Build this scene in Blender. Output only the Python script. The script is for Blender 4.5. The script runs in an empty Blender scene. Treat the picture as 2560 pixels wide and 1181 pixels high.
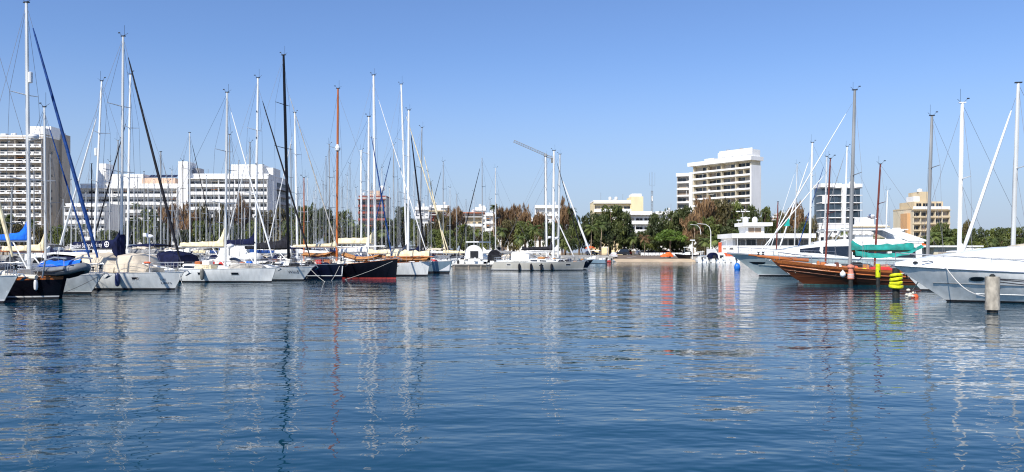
import bpy, math, random
import numpy as np
from mathutils import Vector, Matrix
R = math.radians
rnd = random.Random(7)
scene = bpy.context.scene
scene.render.filter_size = 1.15; scene.cycles.filter_width = 1.15
C = scene.collection

# ------------------------------------------------------------------ camera geometry
F, CX, HY, CAMH = 1991.0, 1280.0, 632.0, 2.4
def X(px, D): return (px - CX) / F * D
def Z(py, D): return CAMH + (HY - py) / F * D

# ------------------------------------------------------------------ materials
M = {}
def nodes_of(name):
    m = bpy.data.materials.new(name); m.use_nodes = True
    nt = m.node_tree; nt.nodes.clear()
    out = nt.nodes.new('ShaderNodeOutputMaterial')
    return m, nt, out
def N(nt, kind, **kw):
    n = nt.nodes.new(kind)
    for k, v in kw.items():
        if k.startswith('i_'):
            n.inputs[k[2:].replace('_', ' ')].default_value = v
        else: setattr(n, k, v)
    return n
def rgba(c): return (c[0], c[1], c[2], 1.0)
def noise_mix(nt, c1, c2, scale, stretch=(1, 1, 1), lo=.35, hi=.65, detail=4, coord='Object'):
    tc = N(nt, 'ShaderNodeTexCoord'); mp = N(nt, 'ShaderNodeMapping')
    mp.inputs['Scale'].default_value = stretch
    nz = N(nt, 'ShaderNodeTexNoise'); nz.inputs['Scale'].default_value = scale; nz.inputs['Detail'].default_value = detail
    mr = N(nt, 'ShaderNodeMapRange'); mr.inputs['From Min'].default_value = lo; mr.inputs['From Max'].default_value = hi
    mx = N(nt, 'ShaderNodeMix', data_type='RGBA')
    mx.inputs[6].default_value = rgba(c1); mx.inputs[7].default_value = rgba(c2)
    L = nt.links.new
    L(tc.outputs[coord], mp.inputs['Vector']); L(mp.outputs[0], nz.inputs['Vector'])
    L(nz.outputs['Fac'], mr.inputs['Value']); L(mr.outputs[0], mx.inputs[0])
    return mx.outputs[2], nz.outputs['Fac']
def mat(name, col, rough=.5, metal=0., var=.12, scale=2.0, stretch=(1, 1, 1), col2=None, coat=0., bump=0., lo=.35, hi=.65, spec=.5):
    m, nt, out = nodes_of(name)
    p = N(nt, 'ShaderNodeBsdfPrincipled')
    a = [x * (1 - var) for x in col]; b = col2 if col2 else [min(1, x * (1 + var)) for x in col]
    o, fac = noise_mix(nt, a, b, scale, stretch, lo, hi)
    nt.links.new(o, p.inputs['Base Color'])
    p.inputs['Specular IOR Level'].default_value = spec; p.inputs['Roughness'].default_value = rough; p.inputs['Metallic'].default_value = metal
    if coat: p.inputs['Coat Weight'].default_value = coat; p.inputs['Coat Roughness'].default_value = .06
    if bump:
        bn = N(nt, 'ShaderNodeBump'); bn.inputs['Strength'].default_value = bump; bn.inputs['Distance'].default_value = .05
        nt.links.new(fac, bn.inputs['Height']); nt.links.new(bn.outputs[0], p.inputs['Normal'])
    nt.links.new(p.outputs[0], out.inputs[0]); M[name] = m
    return m
V = (1, 1, .15)      # vertical streaks
mat('gelcoat_white', (.79, .80, .77), .25, var=.09, scale=4, stretch=(1, 1, .12), coat=.3)
mat('gelcoat_cream', (.74, .69, .56), .35, var=.08, scale=3)
mat('deck_white', (.78, .77, .72), .55, var=.09, scale=2.5)
mat('deck_grey', (.42, .41, .38), .6, var=.12, scale=3)
mat('deck_teak', (.36, .22, .11), .6, var=.25, scale=3, stretch=(.3, 8, 1))
mat('hull_shell_grey', (.58, .62, .62), .18, var=.14, scale=2.2, stretch=(1, 1, .7), coat=.5)  # silvery white hull; its shade is put into the grey
mat('hull_slate', (.19, .27, .33), .22, var=.08, scale=2, stretch=V, coat=.4)
mat('hull_silver', (.47, .45, .39), .25, var=.06, scale=2, stretch=V, coat=.4)
mat('hull_navy', (.004, .005, .016), .14, var=.25, scale=2, stretch=V, coat=0.08, spec=0.35)
mat('hull_black', (.004, .004, .007), .16, var=.3, scale=2, stretch=V, coat=0.05, spec=0.3)
mat('hull_seagrey', (.50, .58, .57), .2, var=.1, scale=1.4, stretch=(1, 1, .5), coat=.4)
mat('paint_black', (.014, .014, .016), .4, var=.3)
mat('antifoul_black', (.018, .018, .022), .7, var=.4, scale=5)
mat('antifoul_red', (.42, .045, .035), .6, var=.25, scale=5)
mat('antifoul_green', (.05, .13, .12), .6, var=.4, scale=5)
mat('line_white', (.75, .75, .73), .35, var=.08)
mat('line_red', (.5, .05, .04), .4)
mat('wood_varnish', (.40, .125, .032), .3, var=.35, scale=4, stretch=(.25, 6, 6), coat=.4)
mat('wood_orange', (.48, .16, .04), .35, var=.25, scale=4, stretch=(.25, 6, 6), coat=.3)
mat('wood_dark', (.13, .045, .02), .35, var=.35, scale=3, stretch=(.2, 5, 7), coat=.3)
mat('wood_hull', (.125, .036, .012), .3, var=.4, scale=2.2, stretch=(.12, 1, 7), coat=.4)
mat('wood_grey', (.3, .25, .2), .75, var=.3, scale=3, stretch=(.3, 6, 1))
mat('alu', (.66, .66, .63), .38, .25, var=.1, scale=1.5, stretch=(1, 1, .3))
mat('alu_white', (.80, .80, .77), .4, 0, var=.08, scale=1.5, stretch=(1, 1, .3))
mat('alu_grey', (.30, .31, .31), .45, .2, var=.2, scale=1.5, stretch=(1, 1, .2))
mat('mast_black', (.005, .005, .007), .3, var=.3, spec=0.2)
mat('mast_orange', (.46, .125, .025), .35, var=.3, scale=2, stretch=(3, 3, .2), coat=.2)
mat('mast_maroon', (.16, .035, .022), .4, var=.3, scale=2, stretch=(3, 3, .2))
mat('steel', (.62, .62, .62), .25, .8, var=.1)
mat('wire', (.22, .22, .23), .5, .3, var=.1)
mat('canvas_navy', (.005, .008, .036), .75, var=.35, scale=3, spec=0.15)
mat('canvas_blue', (.012, .13, .62), .7, var=.25, scale=3, spec=0.15)
mat('canvas_royal', (.012, .05, .19), .7, var=.3, scale=3, spec=0.15)
mat('canvas_cream', (.74, .63, .40), .8, var=.22, scale=2.5, bump=.4)
mat('canvas_beige', (.60, .52, .40), .8, var=.14, scale=2.0, bump=.4)
mat('canvas_white', (.80, .79, .75), .75, var=.1, scale=3, bump=.3)
mat('canvas_brown', (.42, .19, .06), .8, var=.3, scale=3)
mat('canvas_black', (.015, .015, .02), .7, var=.4, scale=3, spec=0.15)
mat('canvas_grey', (.22, .22, .22), .75, var=.3, scale=3, spec=0.15)
mat('canvas_stone', (.40, .38, .34), .75, var=.3, scale=3, spec=0.15)
mat('canvas_teal', (.006, .24, .20), .7, var=.35, scale=2.0, bump=.4)
mat('canvas_red', (.55, .03, .025), .7, var=.2)
mat('canvas_orange', (.85, .13, .02), .65, var=.25, scale=2)
mat('glass_dark', (.012, .014, .018), .06, var=.3, coat=.5)
mat('plastic_white', (.78, .78, .76), .4, var=.06)
mat('plastic_black', (.02, .02, .022), .45, var=.3)
mat('rubber_grey', (.15, .16, .17), .55, var=.15)
mat('rubber_dark', (.015, .016, .022), .55, var=.25, spec=0.15)
mat('fender_navy', (.02, .03, .10), .4, var=.2)
mat('fender_grey', (.14, .14, .12), .45, var=.25)
mat('fender_blue', (.015, .16, .60), .35, var=.15)
mat('rope_white', (.62, .60, .54), .85, var=.2, scale=20)
mat('rope_dark', (.05, .05, .055), .85, var=.3, scale=20)
mat('yellow', (.62, .66, .012), .5, var=.22, scale=6)
mat('orange', (.70, .12, .04), .55, var=.25, scale=5)
mat('salmon', (.62, .24, .16), .55, var=.25, scale=5)
mat('pile_grey', (.40, .36, .29), .85, var=.3, scale=4, stretch=(1, 1, .5), bump=.8)
mat('pile_black', (.02, .022, .02), .7, var=.5, scale=6)
mat('concrete', (.42, .40, .36), .85, var=.2, scale=1.2)
mat('concrete_dark', (.16, .15, .13), .85, var=.35, scale=1.0)
mat('sand', (.52, .40, .26), .95, var=.15, scale=.35)
mat('wet_sand', (.36, .27, .17), .7, var=.15, scale=.4)
mat('asphalt_warm', (.16, .12, .09), .9, var=.15, scale=.2)
mat('earth', (.22, .19, .13), .95, var=.25, scale=.08)
W_ = (1, 1, .2)
mat('wall_white', (.80, .79, .75), .8, var=.06, scale=.5, stretch=W_)
mat('wall_bright', (.82, .81, .78), .75, var=.05, scale=.5, stretch=W_)
mat('wall_beige', (.40, .345, .275), .85, var=.08, scale=.3, stretch=W_)
mat('wall_greybeige', (.47, .44, .40), .85, var=.08, scale=.3, stretch=W_)
mat('wall_cream', (.80, .66, .40), .8, var=.06, scale=.4, stretch=W_)
mat('wall_tan', (.62, .50, .32), .8, var=.09, scale=.4, stretch=W_)
mat('wall_pale', (.66, .58, .42), .8, var=.08, scale=.4, stretch=W_)
mat('wall_ochre', (.62, .36, .17), .8, var=.08, scale=.4, stretch=W_)
mat('wall_rust', (.30, .085, .06), .8, var=.12, scale=.5)
mat('wall_peach', (.68, .48, .34), .8, var=.08, scale=.4)
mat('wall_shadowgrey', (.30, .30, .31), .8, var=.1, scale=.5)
mat('roof_tile', (.42, .15, .07), .8, var=.25, scale=1.5)
mat('blue_panel', (.03, .12, .24), .6, var=.15)
mat('solar_panel', (.02, .025, .05), .2, var=.2)
mat('tower_glass', (.035, .055, .075), .08, var=.3, scale=.5, coat=.3)
mat('bark', (.16, .11, .075), .9, var=.3, scale=2, stretch=(3, 3, .5))
mat('bark_pale', (.32, .24, .16), .9, var=.25, scale=2, stretch=(1, 1, 4))
mat('paint_car_white', (.78, .78, .78), .25, var=.03, coat=.5)
mat('paint_car_grey', (.2, .21, .22), .3, .3, var=.05, coat=.5)
mat('paint_car_black', (.015, .016, .02), .25, var=.1, coat=.5)
mat('paint_car_red', (.4, .03, .02), .3, var=.1, coat=.5)
mat('tyre', (.02, .02, .02), .8, var=.2)
mat('lamp_red', (.5, .02, .01), .3)
mat('flag_teal', (.02, .5, .42), .7)
mat('logo_white', (.85, .85, .85), .6, var=.03)
mat('logo_dark', (.03, .04, .08), .5, var=.2)
mat('logo_grey', (.33, .34, .36), .6, var=.1)

def window_glass():
    m, nt, out = nodes_of('window_glass')
    p = N(nt, 'ShaderNodeBsdfPrincipled'); p.inputs['Roughness'].default_value = .12
    oi = N(nt, 'ShaderNodeObjectInfo'); cr = N(nt, 'ShaderNodeValToRGB')
    e = cr.color_ramp; e.interpolation = 'CONSTANT'
    e.elements[0].position = 0; e.elements[0].color = (.012, .015, .02, 1)
    e.elements[1].position = .38; e.elements[1].color = (.05, .06, .07, 1)
    for pos, c in ((.6, (.12, .12, .12, 1)), (.78, (.26, .19, .13, 1)), (.92, (.42, .36, .28, 1))):
        x = e.elements.new(pos); x.color = c
    nt.links.new(oi.outputs['Random'], cr.inputs[0]); nt.links.new(cr.outputs[0], p.inputs['Base Color'])
    nt.links.new(p.outputs[0], out.inputs[0]); M['window_glass'] = m
window_glass()

def leaf(name, dark, light, trans=.2, scale=.45):
    m, nt, out = nodes_of(name)
    o, fac = noise_mix(nt, dark, light, scale, lo=.36, hi=.66, detail=6)
    oi = N(nt, 'ShaderNodeObjectInfo'); hs = N(nt, 'ShaderNodeHueSaturation')
    mr = N(nt, 'ShaderNodeMapRange'); mr.inputs['To Min'].default_value = .75; mr.inputs['To Max'].default_value = 1.3
    nt.links.new(oi.outputs['Random'], mr.inputs['Value']); nt.links.new(mr.outputs[0], hs.inputs['Value'])
    nt.links.new(o, hs.inputs['Color'])
    d = N(nt, 'ShaderNodeBsdfPrincipled'); d.inputs['Roughness'].default_value = .6
    t = N(nt, 'ShaderNodeBsdfTranslucent'); mx = N(nt, 'ShaderNodeMixShader'); mx.inputs[0].default_value = trans
    nt.links.new(hs.outputs[0], d.inputs['Base Color']); nt.links.new(hs.outputs[0], t.inputs['Color'])
    nt.links.new(d.outputs[0], mx.inputs[1]); nt.links.new(t.outputs[0], mx.inputs[2])
    nt.links.new(mx.outputs[0], out.inputs[0]); M[name] = m
leaf('leaf_dark', (.026, .040, .012), (.125, .150, .036))
leaf('leaf_mid', (.045, .068, .014), (.200, .225, .045))
leaf('leaf_bright', (.06, .11, .012), (.17, .26, .03))
leaf('leaf_brown', (.115, .066, .030), (.37, .225, .105))
leaf('leaf_olive', (.060, .052, .018), (.200, .165, .055))
leaf('leaf_palm', (.05, .085, .02), (.20, .24, .06))

# ------------------------------------------------------------------ mesh builder
class MB:
    def __init__(s): s.v = []; s.f = []; s.m = []; s.mats = []
    def mi(s, m):
        if m not in s.mats: s.mats.append(m)
        return s.mats.index(m)
    def add(s, vs, fs, m):
        k = len(s.v); i = s.mi(m)
        s.v += [tuple(p) for p in vs]
        for f in fs: s.f.append(tuple(k + j for j in f)); s.m.append(i)
        return s
    def box(s, c, d, m, rz=0., rx=0., ry=0.):
        hx, hy, hz = d[0] / 2, d[1] / 2, d[2] / 2
        vs = [Vector((a * hx, b * hy, e * hz)) for e in (-1, 1) for b in (-1, 1) for a in (-1, 1)]
        if rz or rx or ry:
            mt = Matrix.Rotation(rz, 3, 'Z') @ Matrix.Rotation(ry, 3, 'Y') @ Matrix.Rotation(rx, 3, 'X')
            vs = [mt @ q for q in vs]
        vs = [(q[0] + c[0], q[1] + c[1], q[2] + c[2]) for q in vs]
        return s.add(vs, [(0, 2, 3, 1), (4, 5, 7, 6), (0, 1, 5, 4), (2, 6, 7, 3), (0, 4, 6, 2), (1, 3, 7, 5)], m)
    def bb(s, a, b, m):
        return s.box([(a[i] + b[i]) / 2 for i in range(3)], [abs(b[i] - a[i]) for i in range(3)], m)
    def path(s, pts, rad, m, n=6, sq=1.0, cap=True):
        pts = [Vector(p) for p in pts]; k = len(pts)
        if not isinstance(rad, (list, tuple)): rad = [rad] * k
        rings = []
        for i, p in enumerate(pts):
            d = (pts[min(i + 1, k - 1)] - pts[max(i - 1, 0)])
            if d.length < 1e-9: d = Vector((0, 0, 1))
            d.normalize()
            up = Vector((0, 0, 1)) if abs(d.z) < .9 else Vector((1, 0, 0))
            a = d.cross(up).normalized(); b = a.cross(d).normalized()
            rings.append([p + a * (rad[i] * math.cos(t) * sq) + b * (rad[i] * math.sin(t)) for t in [2 * math.pi * (j + .5) / n for j in range(n)]])
        return s.loft(rings, m, True, cap, cap)
    def loft(s, rings, m, closed=True, capa=True, capb=True, mrow=None):
        n = len(rings[0]); vs = [p for r in rings for p in r]
        fs = []; ms = []
        for i in range(len(rings) - 1):
            for j in range(n if closed else n - 1):
                j2 = (j + 1) % n
                fs.append((i * n + j, i * n + j2, (i + 1) * n + j2, (i + 1) * n + j)); ms.append(mrow[j] if mrow else m)
        if capa: fs.append(tuple(range(n))[::-1]); ms.append(m)
        if capb: fs.append(tuple((len(rings) - 1) * n + j for j in range(n))); ms.append(m)
        k = len(s.v); s.v += [tuple(p) for p in vs]
        for f, q in zip(fs, ms): s.f.append(tuple(k + j for j in f)); s.m.append(s.mi(q))
        return s
    def grid(s, P, m):
        a, b = len(P), len(P[0])
        return s.add([q for r in P for q in r], [(i * b + j, i * b + j + 1, (i + 1) * b + j + 1, (i + 1) * b + j) for i in range(a - 1) for j in range(b - 1)], m)
    def ell(s, c, r, m, nu=10, nv=7, z0=-1., z1=1.):
        rings = []
        for i in range(nv + 1):
            zz = z0 + (z1 - z0) * i / nv
            # even angle spacing
            t0, t1 = math.asin(z0), math.asin(z1); t = t0 + (t1 - t0) * i / nv
            q = max(math.cos(t), .02); zz = math.sin(t)
            rings.append([(c[0] + r[0] * q * math.cos(2 * math.pi * j / nu), c[1] + r[1] * q * math.sin(2 * math.pi * j / nu), c[2] + r[2] * zz) for j in range(nu)])
        return s.loft(rings, m)
    def lathe(s, prof, c, m, n=12, mrow=None):
        rings = [[(c[0] + r * math.cos(2 * math.pi * j / n), c[1] + r * math.sin(2 * math.pi * j / n), c[2] + z) for j in range(n)] for r, z in prof]
        if mrow:
            for i in range(len(rings) - 1): s.loft(rings[i:i + 2], mrow[i], True, i == 0, i == len(rings) - 2)
            return s
        return s.loft(rings, m)
    def build(s, name, parent=None, loc=(0, 0, 0), rz=0., smooth=35):
        me = bpy.data.meshes.new(name); me.from_pydata(s.v, [], s.f)
        for m in s.mats: me.materials.append(M[m])
        me.polygons.foreach_set('material_index', s.m)
        if smooth:
            me.polygons.foreach_set('use_smooth', [True] * len(me.polygons))
            me.set_sharp_from_angle(angle=R(smooth))
        o = bpy.data.objects.new(name, me); C.objects.link(o)
        o.location = loc; o.rotation_euler = (0, 0, rz)
        if parent: o.parent = parent
        return o
def tag(o, label=None, cat=None, group=None, kind=None):
    if label: o['label'] = label
    if cat: o['category'] = cat
    if group: o['group'] = group
    if kind: o['kind'] = kind
    return o
def thing(name, label, cat, loc=(0, 0, 0), rz=0., group=None):
    o = bpy.data.objects.new(name, None); o.empty_display_size = .2
    C.objects.link(o); o.location = loc; o.rotation_euler = (0, 0, rz)
    return tag(o, label, cat, group)
def share(src, name, parent, loc, rz=0., scale=None):
    o = bpy.data.objects.new(name, src); C.objects.link(o); o.location = loc; o.rotation_euler = (0, 0, rz); o.parent = parent
    if scale: o.scale = scale
    return o
def lerp(a, b, t): return a + (b - a) * t
def text_verts(body, size=1.0):
    cu = bpy.data.curves.new('lettering', 'FONT'); cu.body = body; cu.size = size; cu.fill_mode = 'FRONT'; cu.resolution_u = 2
    ob = bpy.data.objects.new('lettering', cu); C.objects.link(ob)
    dg = bpy.context.evaluated_depsgraph_get(); dg.update()
    me = bpy.data.meshes.new_from_object(ob.evaluated_get(dg))
    vs = [tuple(v.co) for v in me.vertices]; fs = [tuple(p.vertices) for p in me.polygons]
    bpy.data.objects.remove(ob); bpy.data.curves.remove(cu); bpy.data.meshes.remove(me)
    return vs, fs
# ------------------------------------------------------------------ hulls and cabins
def smooth01(t): t = max(0., min(1., t)); return t * t * (3 - 2 * t)
class Hull:
    def __init__(s, L, B, fb, fs, sag=.06, rake=1.2, trans=.4, ws=.72, tm=.42, flm=.90, flb=.56, pe=2.1, qe=.95, rc=1.0, bw=.05):
        s.__dict__.update(locals())
    def sheer(s, t):
        t = max(0., min(1., t)); return s.fs + (s.fb - s.fs) * t ** 1.8 - s.sag * math.sin(math.pi * min(1, t))
    def b(s, t):
        if t < s.tm: return s.B / 2 * (s.ws + (1 - s.ws) * math.sin(math.pi / 2 * max(0, t) / s.tm) ** .8)
        u = min(1, (t - s.tm) / (1 - s.tm)); return max(.025, s.B / 2 * (max(0, 1 - u ** s.pe)) ** s.qe)
    def xe(s, z):
        q = max(0., min(1.15, z / s.fb)); xb = s.L - s.rake * (1 - (q if z > 0 else 0)) ** s.rc + min(0, z) * .6
        return s.trans * z / s.fs, xb
    def yt(s, t, z):
        q = max(0, min(1.05, (z + .4) / (s.sheer(t) + .4))); fl = lerp(s.flm, s.flb, smooth01((t - .3) / .65))
        return s.b(t) * (1 - (1 - fl) * max(0, 1 - q) ** 1.5)
    def pt(s, t, z, side=1):
        a, b = s.xe(z); return (lerp(a, b, t), side * s.yt(t, z), z)
    def y(s, x, z):
        a, b = s.xe(z); return s.yt(max(0, min(1, (x - a) / (b - a))), z)
    def deckz(s, x):
        t = max(0, min(1, x / s.L)); return s.sheer(t) - s.bw
    def mesh(s, top, stripe='line_white', boot='antifoul_black', bands=None, wale=None, nst=22):
        """bands: (z of boot top, z of stripe top)"""
        z1, z2 = bands or (.10, .17)
        ts = [1 - (1 - i / nst) ** 1.35 for i in range(nst + 1)]
        def levels(t):
            h = s.sheer(t); return [-.4, -.12, z1, z2] + [lerp(z2, h, q) for q in (.25, .5, .72, .86, 1)]
        rings = []
        for t in ts:
            lv = levels(t)
            rings.append([s.pt(t, z, -1) for z in lv[::-1]] + [(lerp(*s.xe(-.45), t), 0, -.45)] + [s.pt(t, z, 1) for z in lv])
        half = [boot, boot, stripe, top, top, top, top, wale or top]
        mrow = half[::-1] + [boot, boot] + half
        mb = MB(); mb.loft(rings, top, closed=False, capa=True, capb=False, mrow=mrow)
        return mb
    def deck(s, m, nst=16):
        P = []
        for i in range(nst + 1):
            t = i / nst; z = s.sheer(t) - s.bw; x, y, _ = s.pt(t, z, 1); y = max(.005, y - .015)
            P.append([(x, -y, z), (x, -y * .5, z + .045), (x, 0, z + .06), (x, y * .5, z + .045), (x, y, z)])
        return MB().grid(P, m)
    def rail(s, m, r=.03, dz=0., t0=0., t1=1., side=(1, -1), inset=0., n=18):
        mb = MB()
        for sd in side:
            mb.path([(q[0], q[1] - sd * inset, q[2] + dz) for q in (s.pt(t, s.sheer(t), sd) for t in [lerp(t0, t1, i / n) for i in range(n + 1)])], r, m, 5)
        return mb
    def patch(s, x0, x1, z0, z1, side, m, off=.012, nx=4, nz=2, skew=0.):
        P = []
        for j in range(nz + 1):
            z = lerp(z0, z1, j / nz); P.append([])
            for i in range(nx + 1):
                x = lerp(x0, x1, i / nx) + skew * j / nz; P[-1].append((x, side * (s.y(x, z) + off), z))
        return MB().grid(P, m)
    def lettering(s, body, x, z, size, side, m, off=.016):
        vs, fs = text_verts(body, size); d = -side
        return MB().add([(x + d * u, side * (s.y(x + d * u, z + w) + off), z + w) for u, w, _ in vs], fs, m)
class Cabin:
    """keys (x, half width, z base, z top, tumblehome) ordered along x"""
    def __init__(s, keys): s.k = keys
    def at(s, x):
        k = s.k
        for a, b in zip(k, k[1:]):
            if a[0] <= x <= b[0]:
                t = (x - a[0]) / max(1e-6, b[0] - a[0]); return [lerp(a[i], b[i], t) for i in range(1, 5)]
        return list((k[0] if x < k[0][0] else k[-1])[1:])
    def y(s, x, z):
        w, z0, z1, k = s.at(x); return w * (1 - k * max(0, min(1, (z - z0) / max(.01, z1 - z0))))
    def mesh(s, m, sub=3):
        xs = []
        for a, b in zip(s.k, s.k[1:]): xs += [lerp(a[0], b[0], i / sub) for i in range(sub)]
        xs.append(s.k[-1][0]); rings = []
        for x in xs:
            w, z0, z1, k = s.at(x); h = z1 - z0; r = min(.12, h * .3); wt = w * (1 - k)
            half = [(w, z0), (lerp(w, wt, .8), z1 - r), (wt - r * .25, z1 - r * .3), (wt - r, z1), (wt * .4, z1 + .03)]
            rings.append([(x, -y, z) for y, z in half] + [(x, y, z) for y, z in half[::-1]])
        return MB().loft(rings, m, closed=True)
    def patch(s, x0, x1, f0, f1, side, m, off=.012, nx=5, f0b=None, f1b=None):
        P = []
        for j in range(3):
            P.append([])
            for i in range(nx + 1):
                u = i / nx; x = lerp(x0, x1, u); w, z0, z1, k = s.at(x); h = z1 - z0
                f = lerp(lerp(f0, f0 if f0b is None else f0b, u), lerp(f1, f1 if f1b is None else f1b, u), j / 2)
                P[-1].append((x, side * (w * (1 - k * min(1, f / .9 * .8)) + off), z0 + f * h))
        return MB().grid(P, m)
    def screen(s, x0, x1, wf, m, off=.02, n=4):
        P = []
        for i in range(n + 1):
            x = lerp(x0, x1, i / n); w, z0, z1, k = s.at(x); wt = (w * (1 - k) - .1) * wf
            P.append([(x + off, y, z1 + off + .03 * (1 - abs(y) / max(.1, wt))) for y in (-wt, -wt * .5, 0, wt * .5, wt)])
        return MB().grid(P, m)

def anchor_mesh():
    mb = MB(); mb.path([(-.5, 0, .05), (.25, 0, .02), (.38, 0, -.12)], .035, 'steel', 5)
    mb.add([(.45, -.16, -.12), (.45, .16, -.12), (.12, .1, -.3), (.12, -.1, -.3), (.3, 0, -.2)], [(0, 1, 4), (1, 2, 4), (2, 3, 4), (3, 0, 4), (0, 3, 2, 1)], 'steel')
    mb.lathe([(.05, -.08), (.06, 0), (.05, .08)], (0, 0, 0), 'steel', 8)
    return mb
def sail_cover(mb, x0, x1, z, h0, h1, w, m, jag=.0, r=None, front=0.):
    """stowed mainsail lying on the boom from the mast (x0) aft to x1"""
    r = r or rnd; rings = []
    n = 12
    for i in range(n + 1):
        u = i / n; x = lerp(x0, x1, u); h = lerp(h0, h1, u ** .7) * (1 + r.uniform(-jag, jag)); ww = w * lerp(1, .55, u) * (1 + r.uniform(-jag, jag))
        if u < .12: h += front * (1 - u / .12)
        if i in (0, n): ww *= .6
        rings.append([(x, -ww, z + .02), (x, -ww * .95, z + h * .35), (x, -ww * .45, z + h * .85), (x, 0, z + h), (x, ww * .45, z + h * .85), (x, ww * .95, z + h * .35), (x, ww, z + .02), (x, 0, z - .06)])
    return mb.loft(rings, m)

# ------------------------------------------------------------------ sailing boats
def axis_t(px, bx, by, hx, hy):
    """distance aft of the bow at which the boat's centre line crosses the picture column px"""
    k = (px - CX) / F
    return (bx - k * by) / (hx - k * hy)
ROOTS = []
def sailboat(label, bow, a, L, B, fb=1.15, fs=1.0, rake=1.2, top='gelcoat_white', stripe='line_white', boot='antifoul_black', bands=None, wale=None,
             masts=(), genoa=None, boom=None, hood=None, bimini=None, hw=(), detail=2, group=None, hullkw={}, deck='deck_white',
             cab='gelcoat_white', cabwin=3, rail='alu', bowsprit=0., seed=1, name='sailing_yacht', cabh=.42, anchor=True, shrouds=True):
    r = random.Random(seed)
    h = (math.cos(R(a)), math.sin(R(a)))
    bx, by = (X(bow[0], bow[1]), bow[1])
    root = thing(name, label, 'sailing boat', (bx - h[0] * L, by - h[1] * L, 0), R(a), group)
    H = Hull(L, B, fb, fs, rake=rake, **hullkw); root_info = dict(root=root, H=H)
    def P(nm, mb, par=root, **k): return mb.build(nm, par, **k)
    hull = P('hull', H.mesh(top, stripe, boot, bands, wale, nst=22 if detail else 12))
    P('deck', H.deck(deck))
    if detail: P('toe_rail', H.rail(rail, .022, .015))
    dz = lambda x: H.deckz(x)
    # coachroof
    xa, xf = L * .30, L * .70; wm = B * .30
    keys = [(xa, wm, dz(xa) - .02, dz(xa) + cabh + .1, .12), (lerp(xa, xf, .5), wm * .95, dz(L * .5) - .02, dz(L * .5) + cabh, .14), (xf - .9, wm * .7, dz(xf) - .02, dz(xf) + cabh * .7, .2), (xf + .3, wm * .35, dz(xf) - .03, dz(xf) + .08, .3)]
    cb = Cabin(keys); coach = P('cabin', cb.mesh(cab))
    side = -1
    if cabwin:
        for sd in ((-1, 1) if detail else (-1, 1)):
            seg = (xf - .9 - xa - .5) / cabwin
            for i in range(cabwin):
                x0 = xa + .3 + i * seg; P('cabin_window', cb.patch(x0, x0 + seg * .75, .34, .72, sd, 'glass_dark'), coach)
    # cockpit coamings and well
    if detail:
        for sd in (1, -1):
            P('cockpit_coaming', MB().path([(L * .06, sd * B * .27, dz(L * .06) + .16), (L * .18, sd * B * .3, dz(L * .18) + .2), (xa + .05, sd * B * .28, dz(xa) + .26)], .12, cab, 6))
        P('cockpit_floor', MB().bb((L * .07, -B * .22, dz(L * .1) + .03), (xa - .03, B * .22, dz(L * .1) + .08), 'deck_teak'))
        hx = L * .12; wz = dz(hx) + .55
        w = MB(); n = 14
        w.path([(hx, .45 * math.cos(2 * math.pi * i / n), wz + .45 * math.sin(2 * math.pi * i / n)) for i in range(n + 1)], .02, 'steel', 4)
        for i in range(3): w.path([(hx, .44 * math.cos(i * 2.1), wz + .44 * math.sin(i * 2.1)), (hx, 0, wz)], .012, 'steel', 4)
        P('steering_wheel', w)
        P('steering_pedestal', MB().lathe([(.12, -.55), (.09, 0), (.11, .35), (.06, .42)], (hx + .12, 0, wz), 'plastic_white', 8))
        for i in range(3):
            xx = lerp(xf + .5, L * .86, i / 2.5) if i else lerp(xa, xf, .75)
            P('deck_hatch', MB().bb((xx - .25, -.25, dz(xx) + (cabh * .8 + .04 if i == 0 else .05)), (xx + .25, .25, dz(xx) + (cabh * .8 + .12 if i == 0 else .11)), 'glass_dark'))
        for sd in (1, -1):
            P('winch', MB().lathe([(.09, 0), (.06, .06), (.07, .16), (.05, .18)], (L * .2, sd * B * .3, dz(L * .2) + .3), 'steel', 8))
    if detail or True:
        gr = MB(); zst = .6
        ts = [i / 9 for i in range(10)]
        for sd in (1, -1):
            pts = [H.pt(t, H.sheer(t), sd) for t in [.03 + .9 * q for q in ts]]
            pts = [(p[0], p[1] - sd * .05, p[2]) for p in pts]
            if detail:
                for p in pts: gr.path([p, (p[0], p[1], p[2] + zst)], .014, 'steel', 4)
            gr.path([(p[0], p[1], p[2] + zst) for p in pts], .010, 'steel', 4)
            gr.path([(p[0], p[1], p[2] + zst * .52) for p in pts], .008, 'steel', 4)
        P('guard_rail', gr)
        pu = MB(); q = [H.pt(t, H.sheer(t), 1) for t in (.86, .93, .985)]
        top_ = [(p[0], max(.06, p[1] - .05), p[2] + .62) for p in q]
        loop = top_ + [(L - .02, 0, fb + .62)] + [(p[0], -p[1], p[2]) for p in top_[::-1]]
        pu.path(loop, .018, 'steel', 5)
        for p, b_ in ((loop[0], q[0]), (loop[2], q[2])):
            for sd in (1, -1): pu.path([(p[0], sd * p[1], p[2]), (b_[0] - .05, sd * max(.04, b_[1] - .05), b_[2])], .016, 'steel', 4)
        P('pulpit', pu)
        ps = MB(); w0 = H.b(0) - .08; zz = H.sheer(0)
        x0 = H.xe(zz)[0] + .08
        for zt in (.62, .34): ps.path([(x0 + 1.1, H.yt(.12, zz) - .06, zz + zt), (x0, w0, zz + zt), (x0, -w0, zz + zt), (x0 + 1.1, -H.yt(.12, zz) + .06, zz + zt)], .018, 'steel', 5)
        for sd in (1, -1):
            for xx, yy in ((x0, w0), (x0 + 1.1, H.yt(.12, zz) - .06)): ps.path([(xx, sd * yy, zz), (xx, sd * yy, zz + .62)], .016, 'steel', 4)
        P('pushpit', ps)
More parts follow.
